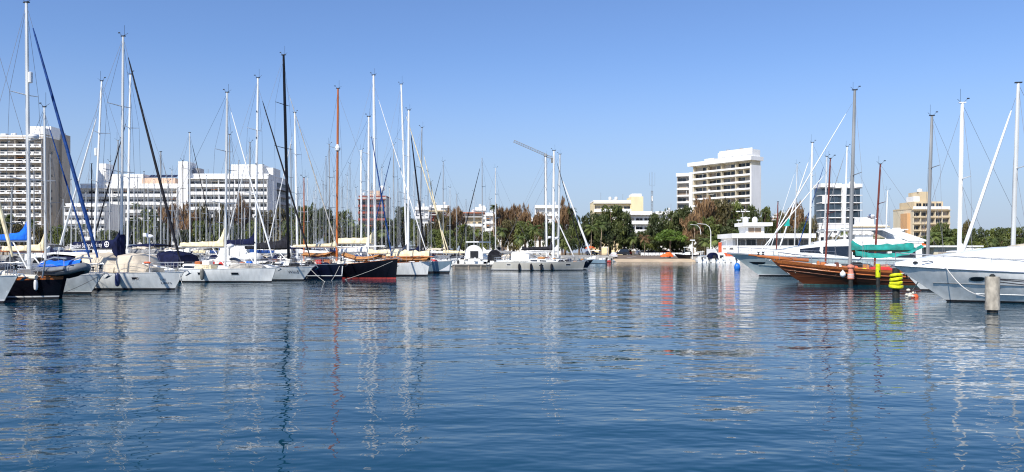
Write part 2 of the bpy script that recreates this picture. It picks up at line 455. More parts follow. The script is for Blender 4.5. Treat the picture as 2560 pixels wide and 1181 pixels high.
        if anchor: P('anchor', anchor_mesh(), loc=(L + .05, 0, fb + .05))
    for x0, x1, z0, z1 in hw:
        for sd in (1, -1):
            fr = P('hull_window', H.patch(x0 - .05, x1 + .05, z0 - .04, z1 + .04, sd, 'line_white', .008), root)
            P('pane', H.patch(x0, x1, z0, z1, sd, 'glass_dark', .016), fr)
    # rigs
    rigs = []
    for i, ms in enumerate(masts):
        t = axis_t(ms['px'], bx, by, *h) if 'px' in ms else ms['t']; xm = L - t
        wy = by - h[1] * t
        D = wy
        zt = Z(ms['y'], D) if 'y' in ms else ms['h']
        dxt = 0.
        if 'pxt' in ms: dxt = max(-.9, min(.9, (L - axis_t(ms['pxt'], bx, by, *h)) - xm))
        zb = dz(xm) + (cabh * .7 if xa < xm < xf else 0) + (.0)
        rm = ms.get('r', .085) * .88; mm = ms.get('m', 'alu')
        up = lambda q: (xm + dxt * q, 0, lerp(zb, zt, q))
        mo = P('mast', MB().path([up(q) for q in (0, .25, .5, .75, .93, 1)], [rm, rm, rm, rm * .97, rm * .85, rm * .7], mm, 10, .78))
        mh = MB(); tp = up(1)
        mh.box((tp[0], 0, tp[2] + .02), (rm * 3.0, rm * 1.3, .06), 'plastic_black' if ms.get('dark', 1) else mm)
        if detail or r.random() < .7:
            mh.path([(tp[0] + .12, 0, tp[2] + .05), (tp[0] + .12, 0, tp[2] + r.uniform(.6, 1.0))], .010, 'plastic_black', 4)
            mh.path([(tp[0] - .1, 0, tp[2] + .05), (tp[0] - .30, 0, tp[2] + .24)], .012, 'plastic_black', 4)
            mh.box((tp[0] - .34, 0, tp[2] + .27), (.15, .03, .07), 'plastic_black')
            mh.path([(tp[0] + .1, .0, tp[2] + .05), (tp[0] + .32, .1, tp[2] + .22)], .012, 'plastic_black', 4)
        P('masthead_fitting', mh, mo)
        sps = ms.get('sp', (.46, .72) if zt > 14 else (.55,)); tips = []
        for q in sps:
            c = up(q); wsp = B * (.33 if q < .6 else .26); sb = MB()
            for sd in (1, -1): sb.path([(c[0], 0, c[2]), (c[0] - .25, sd * wsp, c[2] + .1)], [.04, .022], mm if mm != 'mast_orange' else 'alu_white', 5)
            P('spreader', sb, mo); tips.append((c[0] - .25, wsp, c[2] + .1))
        if 'band' in ms:
            c = up(ms['band']); P('mast_band', MB().lathe([(rm * 1.02, -.3), (rm * 2.0, -.25), (rm * 2.2, 0), (rm * 1.5, .12), (rm * 1.02, .3)], (c[0], 0, c[2]), 'plastic_white', 10), mo)
        if 'radar' in ms:
            c = up(ms['radar']); P('radar_dome', MB().lathe([(.05, -.16), (.26, -.12), (.30, 0), (.26, .12), (.08, .18)], (c[0] + .48, 0, c[2]), 'plastic_white', 12), mo)
            P('radar_bracket', MB().box((c[0] + .25, 0, c[2] - .19), (.55, .1, .05), 'plastic_white'), mo)
        if 'reflector' in ms:
            c = up(ms['reflector']); P('radar_reflector', MB().lathe([(.05, -.34), (.12, -.3), (.13, .3), (.05, .34)], (c[0] + .26, 0, c[2]), 'plastic_white', 10), mo)
        if 'steps' in ms:
            for q in range(6):
                c = up(.12 + .14 * q); P('mast_mark', MB().box((c[0], -rm * 1.0, c[2]), (.07, .02, .16), 'plastic_black'), mo)
        if shrouds:
            for sd in (1, -1):
                xc = xm - .35; tc = max(.02, min(.98, xc / L)); bs = H.pt(tc, H.sheer(tc), sd)
                sh = MB(); sh.path([(xc, bs[1] - sd * .08, bs[2])] + [(q[0], sd * q[1], q[2]) for q in tips] + [up(.985)], .011, 'wire', 3, cap=False)
                sh.path([(xc - .3, bs[1] - sd * .1, bs[2]), (up(sps[0])[0], sd * .05, up(sps[0])[2] - .1)], .010, 'wire', 3, cap=False)
                P('shroud', sh)
            if i == len(masts) - 1: P('backstay', MB().path([up(.995), (H.xe(fs)[0] + .15, 0, H.sheer(0) + .05)], .011, 'wire', 3, cap=False))
        g = ms.get('genoa', genoa if i == 0 else None)
        tipx = L - .12 + bowsprit
        if g:
            gm, gr_, g1 = g[0], g[1], (g[2] if len(g) > 2 else .97)
            e = up(g1); s0 = Vector((tipx, 0, fb + .18 + bowsprit * .12)); e = Vector((e[0] + rm, 0, e[2]))
            P('forestay', MB().path([s0, e], .010, 'wire', 4))
            go = P('furled_genoa', MB().path([s0.lerp(e, q) for q in (.05, .09, .2, .45, .7, .9, .93)], [gr_ * .5, gr_ * .95, gr_ * 1.15, gr_ * 1.0, gr_ * .8, gr_ * .55, gr_ * .3], gm, 7))
            P('furling_drum', MB().lathe([(.1, -.12), (.12, -.1), (.04, -.02), (.04, .02), (.12, .1), (.1, .12)], tuple(s0.lerp(e, .015)), 'plastic_black', 8))
        elif i == 0: P('forestay', MB().path([(tipx, 0, fb + .1 + bowsprit * .12), up(.97)], .010, 'wire', 4))
        b = ms.get('boom', boom if i == 0 else None)
        if b:
            bl = b.get('len', L * .34); bz = b.get('z', dz(xm) + 1.35); x1 = xm - bl
            bo = P('boom', MB().path([(xm - rm, 0, bz), (x1, 0, bz + b.get('rise', .05))], .075, b.get('bm', mm if mm not in ('mast_black',) else 'mast_black'), 8))
            if b.get('m'):
                k = P('sail_cover', sail_cover(MB(), xm - rm * .5, x1 + .15, bz + .06, b.get('h', .55), b.get('h1', .28), b.get('w', .2), b['m'], b.get('jag', .08), r, b.get('front', .5)), bo)
            if detail: P('boom_vang', MB().path([(xm - .1, 0, zb + .1), (xm - 1.3, 0, bz - .04)], .04, b.get('vm', 'alu_white'), 6), bo)
            rigs.append((xm, bz, bl))
        elif i == 0: rigs.append((xm, dz(xm) + 1.3, 0))
    if hood:
        x0, x1 = xa - .5, xa + 1.1; w = B * .33; z0 = dz(xa) + cabh - .05; hh = .78; rings = []
        for i in range(7):
            u = i / 6; x = lerp(x1, x0, u); hz = hh * math.sin(math.pi / 2 * min(1, .12 + u * 1.15)) ; wz = w * lerp(.86, 1, u)
            rings.append([(x, wz * math.cos(t), z0 - .25 * (1 - abs(math.sin(t))) + hz * math.sin(t) ** .6) for t in [math.pi * j / 10 for j in range(11)]])
        mb = MB(); mb.loft(rings, hood, closed=False, capa=False, capb=False); sh = P('sprayhood', mb)
        P('hood_window', MB().grid([[(p[0] + .03, p[1] * 1.0, p[2] + .03) for p in rg[3:8]] for rg in rings[0:3]], 'glass_dark' if hood != 'canvas_black' else 'canvas_grey'), sh)
    if bimini:
        x0, x1 = L * .03, L * .2; w = B * .36; z0 = dz(L * .1) + 1.95
        P_ = [[(lerp(x0, x1, i / 4), w * math.cos(math.pi * j / 8), z0 - .1 * (abs(i - 2) / 2) ** 2 + .22 * math.sin(math.pi * j / 8)) for j in range(9)] for i in range(5)]
        mb = MB(); mb.grid(P_, bimini); mb.grid([[(p[0], p[1], p[2] - .03) for p in q] for q in P_], bimini); bi = P('bimini', mb)
        for sd in (1, -1):
            fr = MB()
            for xx in (x0 + .1, x1 - .1): fr.path([(lerp(x0, x1, .5), sd * w, dz(x0) + .3), (xx, sd * w, z0 - .08)], .016, 'steel', 4)
            P('bimini_frame', fr, bi)
    if detail:
        for q in range(15):
            x = lerp(L * .06, L * .9, r.random()); zz = dz(x) + .03; yy = r.uniform(-.75, .75) * max(.1, H.yt(x / L, H.sheer(x / L)) - .25)
            if xa < x < xf: zz += cabh * .85; yy = r.uniform(-.5, .5) * wm
            mm = r.choice(['canvas_navy', 'canvas_white', 'rope_white', 'canvas_blue', 'plastic_black', 'wood_varnish', 'canvas_stone', 'canvas_red', 'canvas_black', 'canvas_black', 'wood_dark', 'canvas_brown', 'plastic_black'])
            k = r.random(); sx = r.uniform(.15, .4)
            if k < .35: mb = MB().lathe([(sx * .9, 0), (sx, .05), (sx * .9, .12), (sx * .5, .13)], (x, yy, zz), 'rope_white' if k < .2 else mm, 9)
            elif k < .7: mb = MB().loft([[(x + a_ * sx * kk, yy + b_ * sx * .7 * kk, zz + e_) for a_, b_ in ((-1, -1), (1, -1), (1, 1), (-1, 1))] for e_, kk in ((0, 1), (sx * .9, 1.02), (sx * 1.1, .7))], mm)
            else: mb = MB().ell((x, yy, zz + sx * .4), (sx * 1.5, sx * .7, sx * .5), mm, 8, 5)
            P('deck_gear', mb)
    root_info.update(xa=xa, xf=xf, rigs=rigs, dz=dz, cab=cb, L=L, B=B, P=P, D=by, h=h, b=(bx, by), coach=coach)
    ROOTS.append(root_info)
    return root_info
def wpos(bt, x, y, z):
    """boat-local point to world"""
    return bt['root'].matrix_basis @ Vector((x, y, z))
def px_x(bt, px): return bt['L'] - axis_t(px, bt['b'][0], bt['b'][1], *bt['h'])
def fender(bt, px, z, m, label, s=1.0, side=-1, group=None):
    x = px_x(bt, px); H = bt['H']; y = side * (H.y(x, z) + .13 * s); top = H.sheer(x / bt['L'])
    o = thing('fender', label, 'fender', wpos(bt, x, y, z), bt['root'].rotation_euler[2], group)
    MB().lathe([(.03, -.36 * s), (.10 * s, -.30 * s), (.125 * s, -.15 * s), (.125 * s, .15 * s), (.10 * s, .28 * s), (.04, .36 * s)], (0, 0, 0), m, 10).build('body', o)
    MB().path([(0, 0, .34 * s), (0, -side * .1, top - z + .3)], .012, 'rope_white', 4).build('rope', o)
def rope(label, a, b, sag=.15, r=.016, m='rope_white', cat='rope'):
    a, b = Vector(a), Vector(b); o = MB().path([a.lerp(b, i / 10) - Vector((0, 0, sag * math.sin(math.pi * i / 10))) for i in range(11)], r, m, 5).build('mooring_rope')
    tag(o, label, cat, 'mooring ropes of the yachts')
# ------------------------------------------------------------------ the left row: bows pointing out to the fairway
A1 = -18.6
ROW = 'sailing yachts moored bow out along the left pontoon'
b0 = sailboat('pale grey sailing yacht cut off by the left edge with cream furled headsail', (46, 37.6), A1, 11.5, 3.5, fb=1.32, fs=1.1, rake=.95, top='hull_shell_grey',
    bands=(.10, .18), masts=[dict(px=-150, y=-60, r=.09)], genoa=('canvas_cream', .085), hood='canvas_navy', group=ROW, seed=3)
n0 = sailboat('black hulled ketch with varnished wooden rail and a dinghy hung at its stern', (-159, 44.4), A1 + 180, 9.0, 3.5, fb=1.3, fs=1.15, rake=1.0, top='hull_black', stripe='line_white', boot='antifoul_black',
    hullkw=dict(trans=-.35, ws=.06, bw=.16), wale='wood_varnish', rail='wood_varnish', deck='deck_teak', cab='gelcoat_cream', masts=[dict(px=-70, y=-100, r=.09, m='mast_orange')], group=ROW, seed=4, anchor=False)
bB = sailboat('silvery grey sailing yacht with tall pale mast and thick blue furled headsail', (258, 46.0), A1, 12.5, 3.7, fb=1.15, fs=1.05, rake=.95, top='hull_shell_grey', bands=(.12, .18),
    masts=[dict(px=73, pxt=66, y=6, r=.145, sp=(.34, .655), radar=.50, reflector=.72)], genoa=('canvas_royal', .095), boom=dict(m='canvas_blue', len=4.6, z=3.1, h=.5, front=.9, bm='alu'), hood='canvas_stone', group=ROW, seed=5)
bC = sailboat('slim yacht squeezed between two larger ones with cream sail cover and thin dark blue headsail', (238, 49.0), A1, 10.5, 3.0, fb=1.08, fs=1.0, rake=.9,
    masts=[dict(px=114, pxt=111, y=268, r=.095)], genoa=('canvas_royal', .055, .95), boom=dict(m='canvas_cream', len=3.8, z=2.45, h=.4, h1=.3, front=.9, bm='wood_varnish', jag=.2), group=ROW, seed=6)
b2 = sailboat('white sailing yacht with lettered navy sail cover and beige canvas tent over the deck', (460, 51.2), A1, 13.0, 4.0, fb=1.16, fs=1.05, rake=.75, bands=(.11, .17), wale='gelcoat_white',
    masts=[dict(px=303, pxt=308, y=92, r=.115, sp=(.42, .70))], genoa=('canvas_black', .085, .975), boom=dict(m='canvas_navy', len=4.3, z=2.62, h=.62, h1=.45, w=.2, jag=.03, front=.75, bm='alu'),
    hw=[(7.2, 7.55, .68, .82), (10.0, 10.4, .68, .82)], cabh=.36, group=ROW, seed=7)
def canvas_tent(bt, x0, x1, w, z0, hh, m, nm='deck_tent', tip=.55):
    rings = []
    for i in range(9):
        u = i / 8; x = lerp(x0, x1, u); k = 1 - tip * smooth01((u - .6) / .4); e = .03 * math.sin(u * 26)
        q_ = .6 + .4 * k; rings.append([(x, -w * 1.02 * q_, z0), (x, -w * .98 * q_ + e, z0 + hh * .5 * k), (x, -w * .80 * q_ + e, z0 + hh * .88 * k), (x, 0, z0 + hh * (1 + .03 * math.sin(u * 17)) * k), (x, w * .80 * q_ - e, z0 + hh * .88 * k), (x, w * .98 * q_ - e, z0 + hh * .5 * k), (x, w * 1.02 * q_, z0)])
    return bt['P'](nm, MB().loft(rings, m))
H2 = b2['H']
canvas_tent(b2, 2.6, 5.3, 1.35, b2['dz'](4) + .1, 1.25, 'canvas_navy', 'cockpit_tent', .1)
b2['P']('cockpit_tent_roof', MB().loft([[(x, y, b2['dz'](4) + 1.28 + .16 * math.cos(y * 1.1) + .05 * math.sin(x * 3) + dz_) for y in (-1.2, -.6, 0, .6, 1.2)] + [(x, y, b2['dz'](4) + 1.24 + .16 * math.cos(y * 1.1) + dz_) for y in (1.2, 0, -1.2)] for x, dz_ in ((2.5, .0), (3.5, .06), (4.6, .0), (5.5, -.1))], 'canvas_white'))
canvas_tent(b2, 5.35, 8.4, 1.5, b2['dz'](7) + .12, 1.3, 'canvas_beige')
canvas_tent(b2, 8.55, 10.7, 1.2, b2['dz'](9) + .12, 1.22, 'canvas_beige', 'foredeck_tent', .75)
xm2 = px_x(b2, 303)
b2['P']('mast_collar', MB().loft([[(xm2 + .16 + ax, ay, z) for ax, ay in ((.12, 0), (0, .22), (-k, .2), (-k - .12, 0), (-k, -.2), (0, -.22))] for z, k in ((1.75, .1), (1.95, .35), (2.5, .75), (3.0, .65), (3.45, .15), (3.6, .05))], 'canvas_navy'))
vs, fs_ = text_verts('Poseidon Sailing Academy', .44)
b2['P']('sail_cover_lettering', MB().add([(xm2 - 4.15 + u * .60, -.235 - .0 * w, 2.70 + w + .02 * u) for u, w, _ in vs], fs_, 'logo_white'))
em = MB().add([(xm2 - .98 + .2 * math.cos(t) * q, -.245, 2.96 + .2 * math.sin(t) * q) for q in (1, .74) for t in [2 * math.pi * j / 20 for j in range(20)]], [(j, (j + 1) % 20, 20 + (j + 1) % 20, 20 + j) for j in range(20)], 'logo_white')
em.box((xm2 - .98, -.245, 2.98), (.05, .012, .22), 'logo_white'); em.box((xm2 - .98, -.248, 2.93), (.2, .012, .05), 'logo_white'); b2['P']('sail_cover_emblem', em)
b2['P']('hull_lettering', H2.lettering('Luz\nLibera', 11.6, .62, .24, -1, 'logo_dark'))
b2['P']('stowed_sail_bag', MB().ell((9.6, -.5, b2['dz'](9.6) + .25), (.75, .35, .3), 'canvas_navy'))
b2['P']('spinnaker_pole', MB().path([(8.8, -1.0, b2['dz'](9) + .95), (12.4, -.3, b2['dz'](12) + .25)], .05, 'alu_white', 6))
b2['P']('lifebuoy', MB().lathe([(.1, -.05), (.16, -.07), (.22, 0), (.16, .07), (.1, .05)], (10.9, -.9, 1.75), 'orange', 10))
gm_ = MB(); gm_.path([(10.9, -.7, 1.1), (10.9, -.7, 3.4)], .035, 'alu_white', 6); gm_.ell((10.9, -.7, 3.45), (.3, .1, .12), 'plastic_white'); gm_.box((10.55, -.7, 3.55), (.35, .03, .22), 'plastic_white')
b2['P']('wind_generator', gm_)
fender(b2, 342, .68, 'fender_navy', 'navy fender hanging on the white hull below the beige deck tent', 1.25)
b3 = sailboat('long white sailing yacht with cream boom cover and a grey dinghy cover on the foredeck', (690, 64.2), A1, 14.0, 4.3, fb=1.15, fs=1.08, rake=.45, bands=(.11, .17),
    masts=[dict(px=563, pxt=568, y=232, r=.125, sp=(.36, .66), radar=.115)], genoa=('alu_white', .062, .95), boom=dict(m='canvas_cream', len=4.7, z=2.85, h=.5, h1=.32, w=.24, jag=.08, front=1.1, bm='alu_white'),
    hood='canvas_grey', bimini='canvas_navy', hw=[(8.0, 8.55, .62, .80), (10.75, 11.3, .62, .80)], group=ROW, seed=8)
canvas_tent(b3, 3.2, 5.4, 1.45, b3['dz'](4) + .15, 1.4, 'canvas_navy', 'cockpit_tent', .2)
b3['P']('liferaft_box', MB().bb((7.3, -1.5, b3['dz'](7.5) + .02), (8.9, -.7, b3['dz'](7.5) + .42), 'canvas_cream'))
b3['P']('dinghy_cover', MB().loft([[(x, -w + y0, b3['dz'](x)), (x, -w * .9 + y0, b3['dz'](x) + hh * .8), (x, y0, b3['dz'](x) + hh + .05 * math.sin(x * 6)), (x, w * .9 + y0, b3['dz'](x) + hh * .8), (x, w + y0, b3['dz'](x))] for x, w, hh, y0 in ((9.9, .5, .25, -.3), (10.4, .75, .5, -.3), (11.4, .8, .55, -.25), (12.3, .62, .48, -.15), (12.9, .3, .2, 0))], 'canvas_stone'))
fender(b3, 491, .62, 'fender_grey', 'dark fender nearest the stern on the long white hull', 1.35)
fender(b3, 548, .66, 'fender_grey', 'grey green fender amidships on the long white hull between two hull windows', 1.3)
b4 = sailboat('white sailing yacht whose mast carries a ladder of black marks beside the black masted yacht', (784, 68.0), A1, 12.5, 3.9, fb=1.2, fs=1.1, rake=1.1, bands=(.12, .19),
    masts=[dict(px=638, pxt=645, y=196, r=.125, m='alu_white', steps=1, sp=(.38, .72))], genoa=('canvas_black', .075, .94), boom=dict(m='canvas_navy', len=3.8, z=3.05, h=.6, h1=.35, front=.6, bm='alu'), hood='canvas_white', group=ROW, seed=9)
b4['P']('hull_lettering', b4['H'].lettering('Wind', 10.5, .62, .36, -1, 'logo_dark'))
b4['P']('hull_lettering', b4['H'].lettering('Runner', 11.2, .80, .20, -1, 'logo_grey'))
b5 = sailboat('navy hulled racing yacht with a black mast and straight stem', (858, 71.3), A1, 14.0, 4.2, fb=1.38, fs=1.2, rake=.12, top='hull_navy', stripe='line_white', boot='hull_navy', bands=(.30, .37), rail='steel',
    masts=[dict(px=722, pxt=709, y=137, r=.165, m='mast_black', sp=(.34, .55, .76))], genoa=('canvas_stone', .05, .86), boom=dict(m='canvas_black', len=4.9, z=2.75, h=.85, h1=.4, w=.26, front=.9, bm='mast_black'), hullkw=dict(ws=.85), group=ROW, seed=10)
b5['P']('stem_stripe', MB().path([b5['H'].pt(.999, z, -1)[:1] + (-.05, z) for z in (.42, .8, 1.2)], .05, 'line_white', 5))
b5['P']('spray_canvas', MB().ell((4.6, -.2, b5['dz'](4.6) + .75), (.85, 1.1, .55), 'canvas_white', z0=-.2))
b6 = sailboat('dark ketch with red boot top, orange wooden mast and sweeping high bow', (994, 73.6), A1, 14.5, 4.3, fb=1.82, fs=1.2, rake=.15, top='hull_black', stripe='hull_black', boot='antifoul_red', bands=(.10, .13),
    rail='wood_varnish', deck='deck_teak', cab='gelcoat_cream', masts=[dict(px=842, pxt=845, y=222, r=.135, m='mast_orange', band=.66, sp=(.655,)), dict(px=760, y=445, r=.07, m='mast_orange', sp=(.6,))],
    boom=dict(m='canvas_cream', len=5.0, z=2.9, h=.35, h1=.2, bm='alu_white', front=.3), hullkw=dict(sag=.22, flb=.55), group=ROW, seed=11, bowsprit=.0)
xm6 = px_x(b6, 842)
b6['P']('bow_pole', MB().path([(xm6 + .1, -.2, 2.95), (xm6 + 5.2, -.2, 3.0)], .06, 'alu_white', 6))
def droop(bt, x0, x1, z0, z1, sagz, w, m, nm):
    P_ = [[(lerp(x0, x1, i / 12), lerp(-w, w, j / 4), lerp(z0, z1, i / 12) - sagz * math.sin(math.pi * i / 12) - .25 * abs(j / 2 - 1) + .015 * math.sin(i * 2.3 + j)) for j in range(5)] for i in range(13)]
    mb = MB(); mb.grid(P_, m); mb.grid([[(p[0], p[1] * .9, p[2] - .12) for p in q] for q in P_], m); return bt['P'](nm, mb)
droop(b6, xm6 - 3.4, xm6 - .4, 2.45, 2.5, .12, .8, 'canvas_brown', 'sun_awning')
droop(b6, xm6 + .8, xm6 + 4.6, 2.45, 2.3, .35, .55, 'canvas_brown', 'sun_awning')
b6['P']('jib_bundle', sail_cover(MB(), xm6 + 3.4, xm6 + 5.4, 2.3, .5, .3, .3, 'canvas_cream', .25))
for q in range(3): b6['P']('deck_box', MB().bb((xm6 - 2.4 + q * .9, -1.3, 1.35), (xm6 - 1.8 + q * .9, -.8, 1.75), ('canvas_cream', 'canvas_red', 'wood_varnish')[q]))
b7b = sailboat('yacht behind the dark ketch with a spiral wrapped white mast and navy furled headsail', (985, 77.4), A1, 11.5, 3.2, fb=1.2, fs=1.1, rake=.8,
    masts=[dict(px=921, pxt=922, y=292, r=.135, m='alu_white', sp=(.5, .75))], genoa=('canvas_royal', .07, .93), boom=dict(m='canvas_white', len=3.4, h=.6), hood='canvas_navy', group=ROW, seed=12)
b7 = sailboat('white classic yacht with vertical stem, wooden cap rail and a cream sail heaped on deck', (1075, 81.2), A1, 13.0, 4.1, fb=1.5, fs=1.25, rake=.3, top='gelcoat_white', boot='antifoul_black', bands=(.16, .20), rail='wood_orange', deck='deck_teak',
    masts=[dict(px=938, pxt=934, y=188, r=.165, m='alu_white', sp=(.36, .66))], genoa=('canvas_white', .05, .93), boom=dict(m='canvas_cream', len=4.6, z=3.3, h=.8, h1=.5, w=.3, jag=.16, front=.7, bm='alu_white'), group=ROW, seed=13)
b7['P']('sail_heap', sail_cover(MB(), 8.2, 12.95, 2.0, .85, .5, .5, 'canvas_cream', .3))
b7['P']('wooden_spar', MB().path([(8.6, -.8, 1.95), (13.5, -.25, 1.98)], [.09, .05], 'wood_orange', 7))
droop(b7, 7.6, 12.9, 2.1, 1.95, .12, .65, 'canvas_brown', 'deck_awning')
b8b = sailboat('yacht with stout white mast and dark furled headsail beside the slate hulled yacht', (1068, 86.6), A1, 12.0, 3.6, fb=1.2, fs=1.1, rake=.8,
    masts=[dict(px=1020, pxt=1022, y=276, r=.165, m='alu_white', sp=(.42, .7))], genoa=('canvas_black', .10, .9), boom=dict(m='canvas_grey', len=3.8, h=.45), hood='canvas_royal', group=ROW, seed=14)
b8 = sailboat('slate blue sailing yacht with a white triangle at its bow and black bimini', (1130, 91.8), A1, 12.5, 4.0, fb=1.42, fs=1.25, rake=.3, top='hull_slate', stripe='paint_black', boot='antifoul_black', bands=(.22, .24),
    masts=[dict(px=1017, pxt=1003, y=210, r=.145, m='alu_white', sp=(.38, .68))], genoa=('canvas_cream', .07, .88), boom=dict(m='canvas_black', len=4.2, h=.5), hood='canvas_black', bimini='canvas_black', group=ROW, seed=15)
b8['P']('bow_emblem', MB().add([(x, -(b8['H'].y(x, z) + .02), z) for x, z in ((11.1, .32), (12.2, .32), (12.28, 1.05), (11.85, .72))], [(0, 1, 2, 3)], 'logo_white'))
b9a = sailboat('yacht with a slim grey mast and dark headsail moored beyond the slate hulled yacht', (1122, 97.5), A1, 11.0, 3.5, fb=1.2, fs=1.1, rake=.8,
    masts=[dict(px=1049, pxt=1055, y=320, r=.095, m='alu_grey', sp=(.45, .7))], genoa=('canvas_cream', .07, .85), hood='canvas_grey', boom=dict(m='canvas_navy', len=3.4, h=.5), group=ROW, seed=16)
s9 = sailboat('long silver beige sailing yacht with dark hull windows and four black fenders', (1463, 108.6), A1 + 14, 12.8, 4.2, fb=1.2, fs=1.12, rake=.35, top='hull_silver', stripe='line_white', boot='antifoul_black', bands=(.12, .2),
    masts=[dict(px=1383, pxt=1385, y=377, r=.19, m='alu_white', sp=(.36, .66), radar=.2)], genoa=('canvas_black', .06, .95), boom=dict(m='canvas_black', len=4.4, z=2.75, h=.5, h1=.3, bm='mast_black', front=.7), hood='canvas_white',
    hw=[(2.2, 2.75, .68, .84), (6.6, 7.2, .62, .74), (10.2, 10.8, .68, .86)], cabh=.5, group=ROW, seed=17)
canvas_tent(s9, 2.8, 5.2, 1.35, s9['dz'](4) + .2, 1.25, 'canvas_white', 'cockpit_tent', .25)
for q, px in enumerate((1301, 1330, 1355, 1380)):
    fender(s9, px, .48, 'rubber_dark', 'black fender on the silver beige hull, %s from its stern' % ('first', 'second', 'third', 'fourth')[q], 1.3, group='four black fenders on the silver hull')
s10 = sailboat('navy hulled yacht showing only its bow behind the silver beige yacht', (1483, 114.5), A1 + 14, 13.0, 4.0, fb=1.35, fs=1.2, rake=1.0, top='hull_navy', stripe='line_white', bands=(.1, .2),
    masts=[dict(px=1395, pxt=1400, y=386, r=.17, m='alu', sp=(.4, .7))], genoa=('canvas_white', .14, .8), boom=dict(m='canvas_white', len=4.2, h=.5), hood='canvas_grey', group=ROW, seed=18)
s11 = sailboat('white yacht with a pale stepped mast standing behind the silver beige yacht', (1440, 120.5), A1 + 14, 12.5, 3.9, rake=.8,
    masts=[dict(px=1367, pxt=1364, y=392, r=.16, m='alu_white', sp=(.45, .7), radar=.22)], genoa=('canvas_white', .09, .6), boom=dict(m='canvas_white', len=4.0, h=.5), hood='canvas_white', group=ROW, seed=19)

# ropes from the bows into the water
for bt, dx, dy, lb in ((b2, 1.0, -1.2, 'thin mooring rope slanting from the anchor of the white yacht with lettered cover'), (b4, 2.2, -2.5, 'pale mooring rope from the bow beside the navy hull, left of two'), (b5, -.2, -3.0, 'pale mooring rope crossing in front of the navy racing hull'), (b6, -4.6, -3.0, 'long mooring rope sagging across the dark ketch hull'), (bB, -2.5, -1.0, 'dark mooring rope across the silvery grey hull')):
    p = wpos(bt, bt['L'] - .3, -.1, bt['H'].fb - .15); rope(lb, p, (p.x + dx, p.y + dy, -.2), .12, .014, 'rope_dark' if bt is bB else 'rope_white')

# ------------------------------------------------------------------ inflatable dinghy in davits
def dinghy(label, loc, rz, cover):
    o = thing('inflatable_dinghy', label, 'dinghy', loc, rz)
    tb = MB()
    pts = [(-1.45, .55, .1), (-1.2, .62, .05), (.2, .64, .06), (.9, .5, .14), (1.3, .22, .26), (1.4, 0, .3), (1.3, -.22, .26), (.9, -.5, .14), (.2, -.64, .06), (-1.2, -.62, .05), (-1.45, -.55, .1)]
    tb.path(pts, [.1, .22, .23, .23, .22, .22, .22, .23, .23, .22, .1], 'rubber_grey', 10); tb.build('tube', o)
    st = MB()
    for sd in (1, -1): st.path([(-1.2, sd * .86, .03), (.2, sd * .88, .04), (.9, sd * .72, .14), (1.3, sd * .42, .26)], .035, 'plastic_black', 5)
    st.build('rubbing_strake', o)
    MB().loft([[(x, -w, .0), (x, 0, -d), (x, w, .0), (x, 0, .05)] for x, w, d in ((-1.3, .6, .3), (.3, .6, .33), (1.0, .35, .2), (1.35, .06, -.1))], 'rubber_dark').build('hull', o)
    MB().bb((-1.34, -.5, -.12), (-1.28, .5, .3), 'rubber_dark').build('transom', o)
    cv = [[(lerp(-1.35, 1.2, i / 10), w * (.62 if i < 7 else .62 - .13 * (i - 6)), .26 + .34 * math.cos(w * 1.45) * (1 + .12 * math.sin(i * 2.1)) + .05 * (i > 7)) for w in (-1, -.6, 0, .6, 1)] for i in range(11)]
    MB().grid(cv, cover).build('cover', o)
    ob = MB(); ob.box((-1.42, .0, .42), (.3, .26, .36), 'rubber_grey', ry=.2); ob.box((-1.45, 0, .0), (.12, .1, .7), 'plastic_black'); ob.build('outboard_motor', o)
    return o
dinghy('grey inflatable dinghy with bright blue cover hung over the black stern', (X(163, 41.6), 41.6, 1.38), R(-24), 'canvas_blue')
dv = MB()
for y in (-.8, .8):
    dv.path([(.3, y, 1.1), (.1, y, 2.0), (-.5, y, 2.15), (-1.3, y, 2.1)], .045, 'steel', 6)
    dv.path([(-1.15, y, 2.1), (-1.15, y, 1.6)], .012, 'rope_white', 4)
n0['P']('davit', dv)
fender(n0, 128, .75, 'plastic_white', 'white fender on the black stern under the dinghy', .8, side=1)

# ------------------------------------------------------------------ rear rows: pontoon boats seen between the masts
REAR = 'sailing yachts in the rows behind the left pontoon'
def rear(label, px, y, D, dirn, m='alu', r=.075, pxt=None, genoa=None, cover=None, hood=None, top='gelcoat_white', group=REAR, sp=None, B=None, **k):
    zt = Z(y, D); L = max(7.5, min(13.5, zt / 1.38)); a = A1 if dirn > 0 else A1 + 180
    if abs(dirn) == 2: a = 8.0 if dirn > 0 else 171.0
    h = (math.cos(R(a)), math.sin(R(a))); J = L * .36
    x, yy = X(px, D) + h[0] * J, D + h[1] * J
    md = dict(px=px, y=y, r=r * (1.25 if r < .08 else 1), m=m, dark=rnd.random() < .5)
    if pxt is not None: md['pxt'] = pxt
    if sp: md['sp'] = sp
    for q in ('radar', 'reflector', 'band'):
        if q in k: md[q] = k.pop(q)
    return sailboat(label, (CX + x / yy * F, yy), a, L, B or min(3.4, L * .31), fb=rnd.uniform(1.0, 1.2), fs=.98, rake=rnd.uniform(.5, 1.1), top=top, masts=[md], genoa=genoa,
        boom=dict(m=cover, len=L * .32, h=rnd.uniform(.35, .6), bm='alu') if cover else None, hood=hood, bimini=hood if rnd.random() < .4 else None, detail=0, cabwin=1, group=group, seed=int(px), deck='deck_white', name='sailing_yacht', **k)
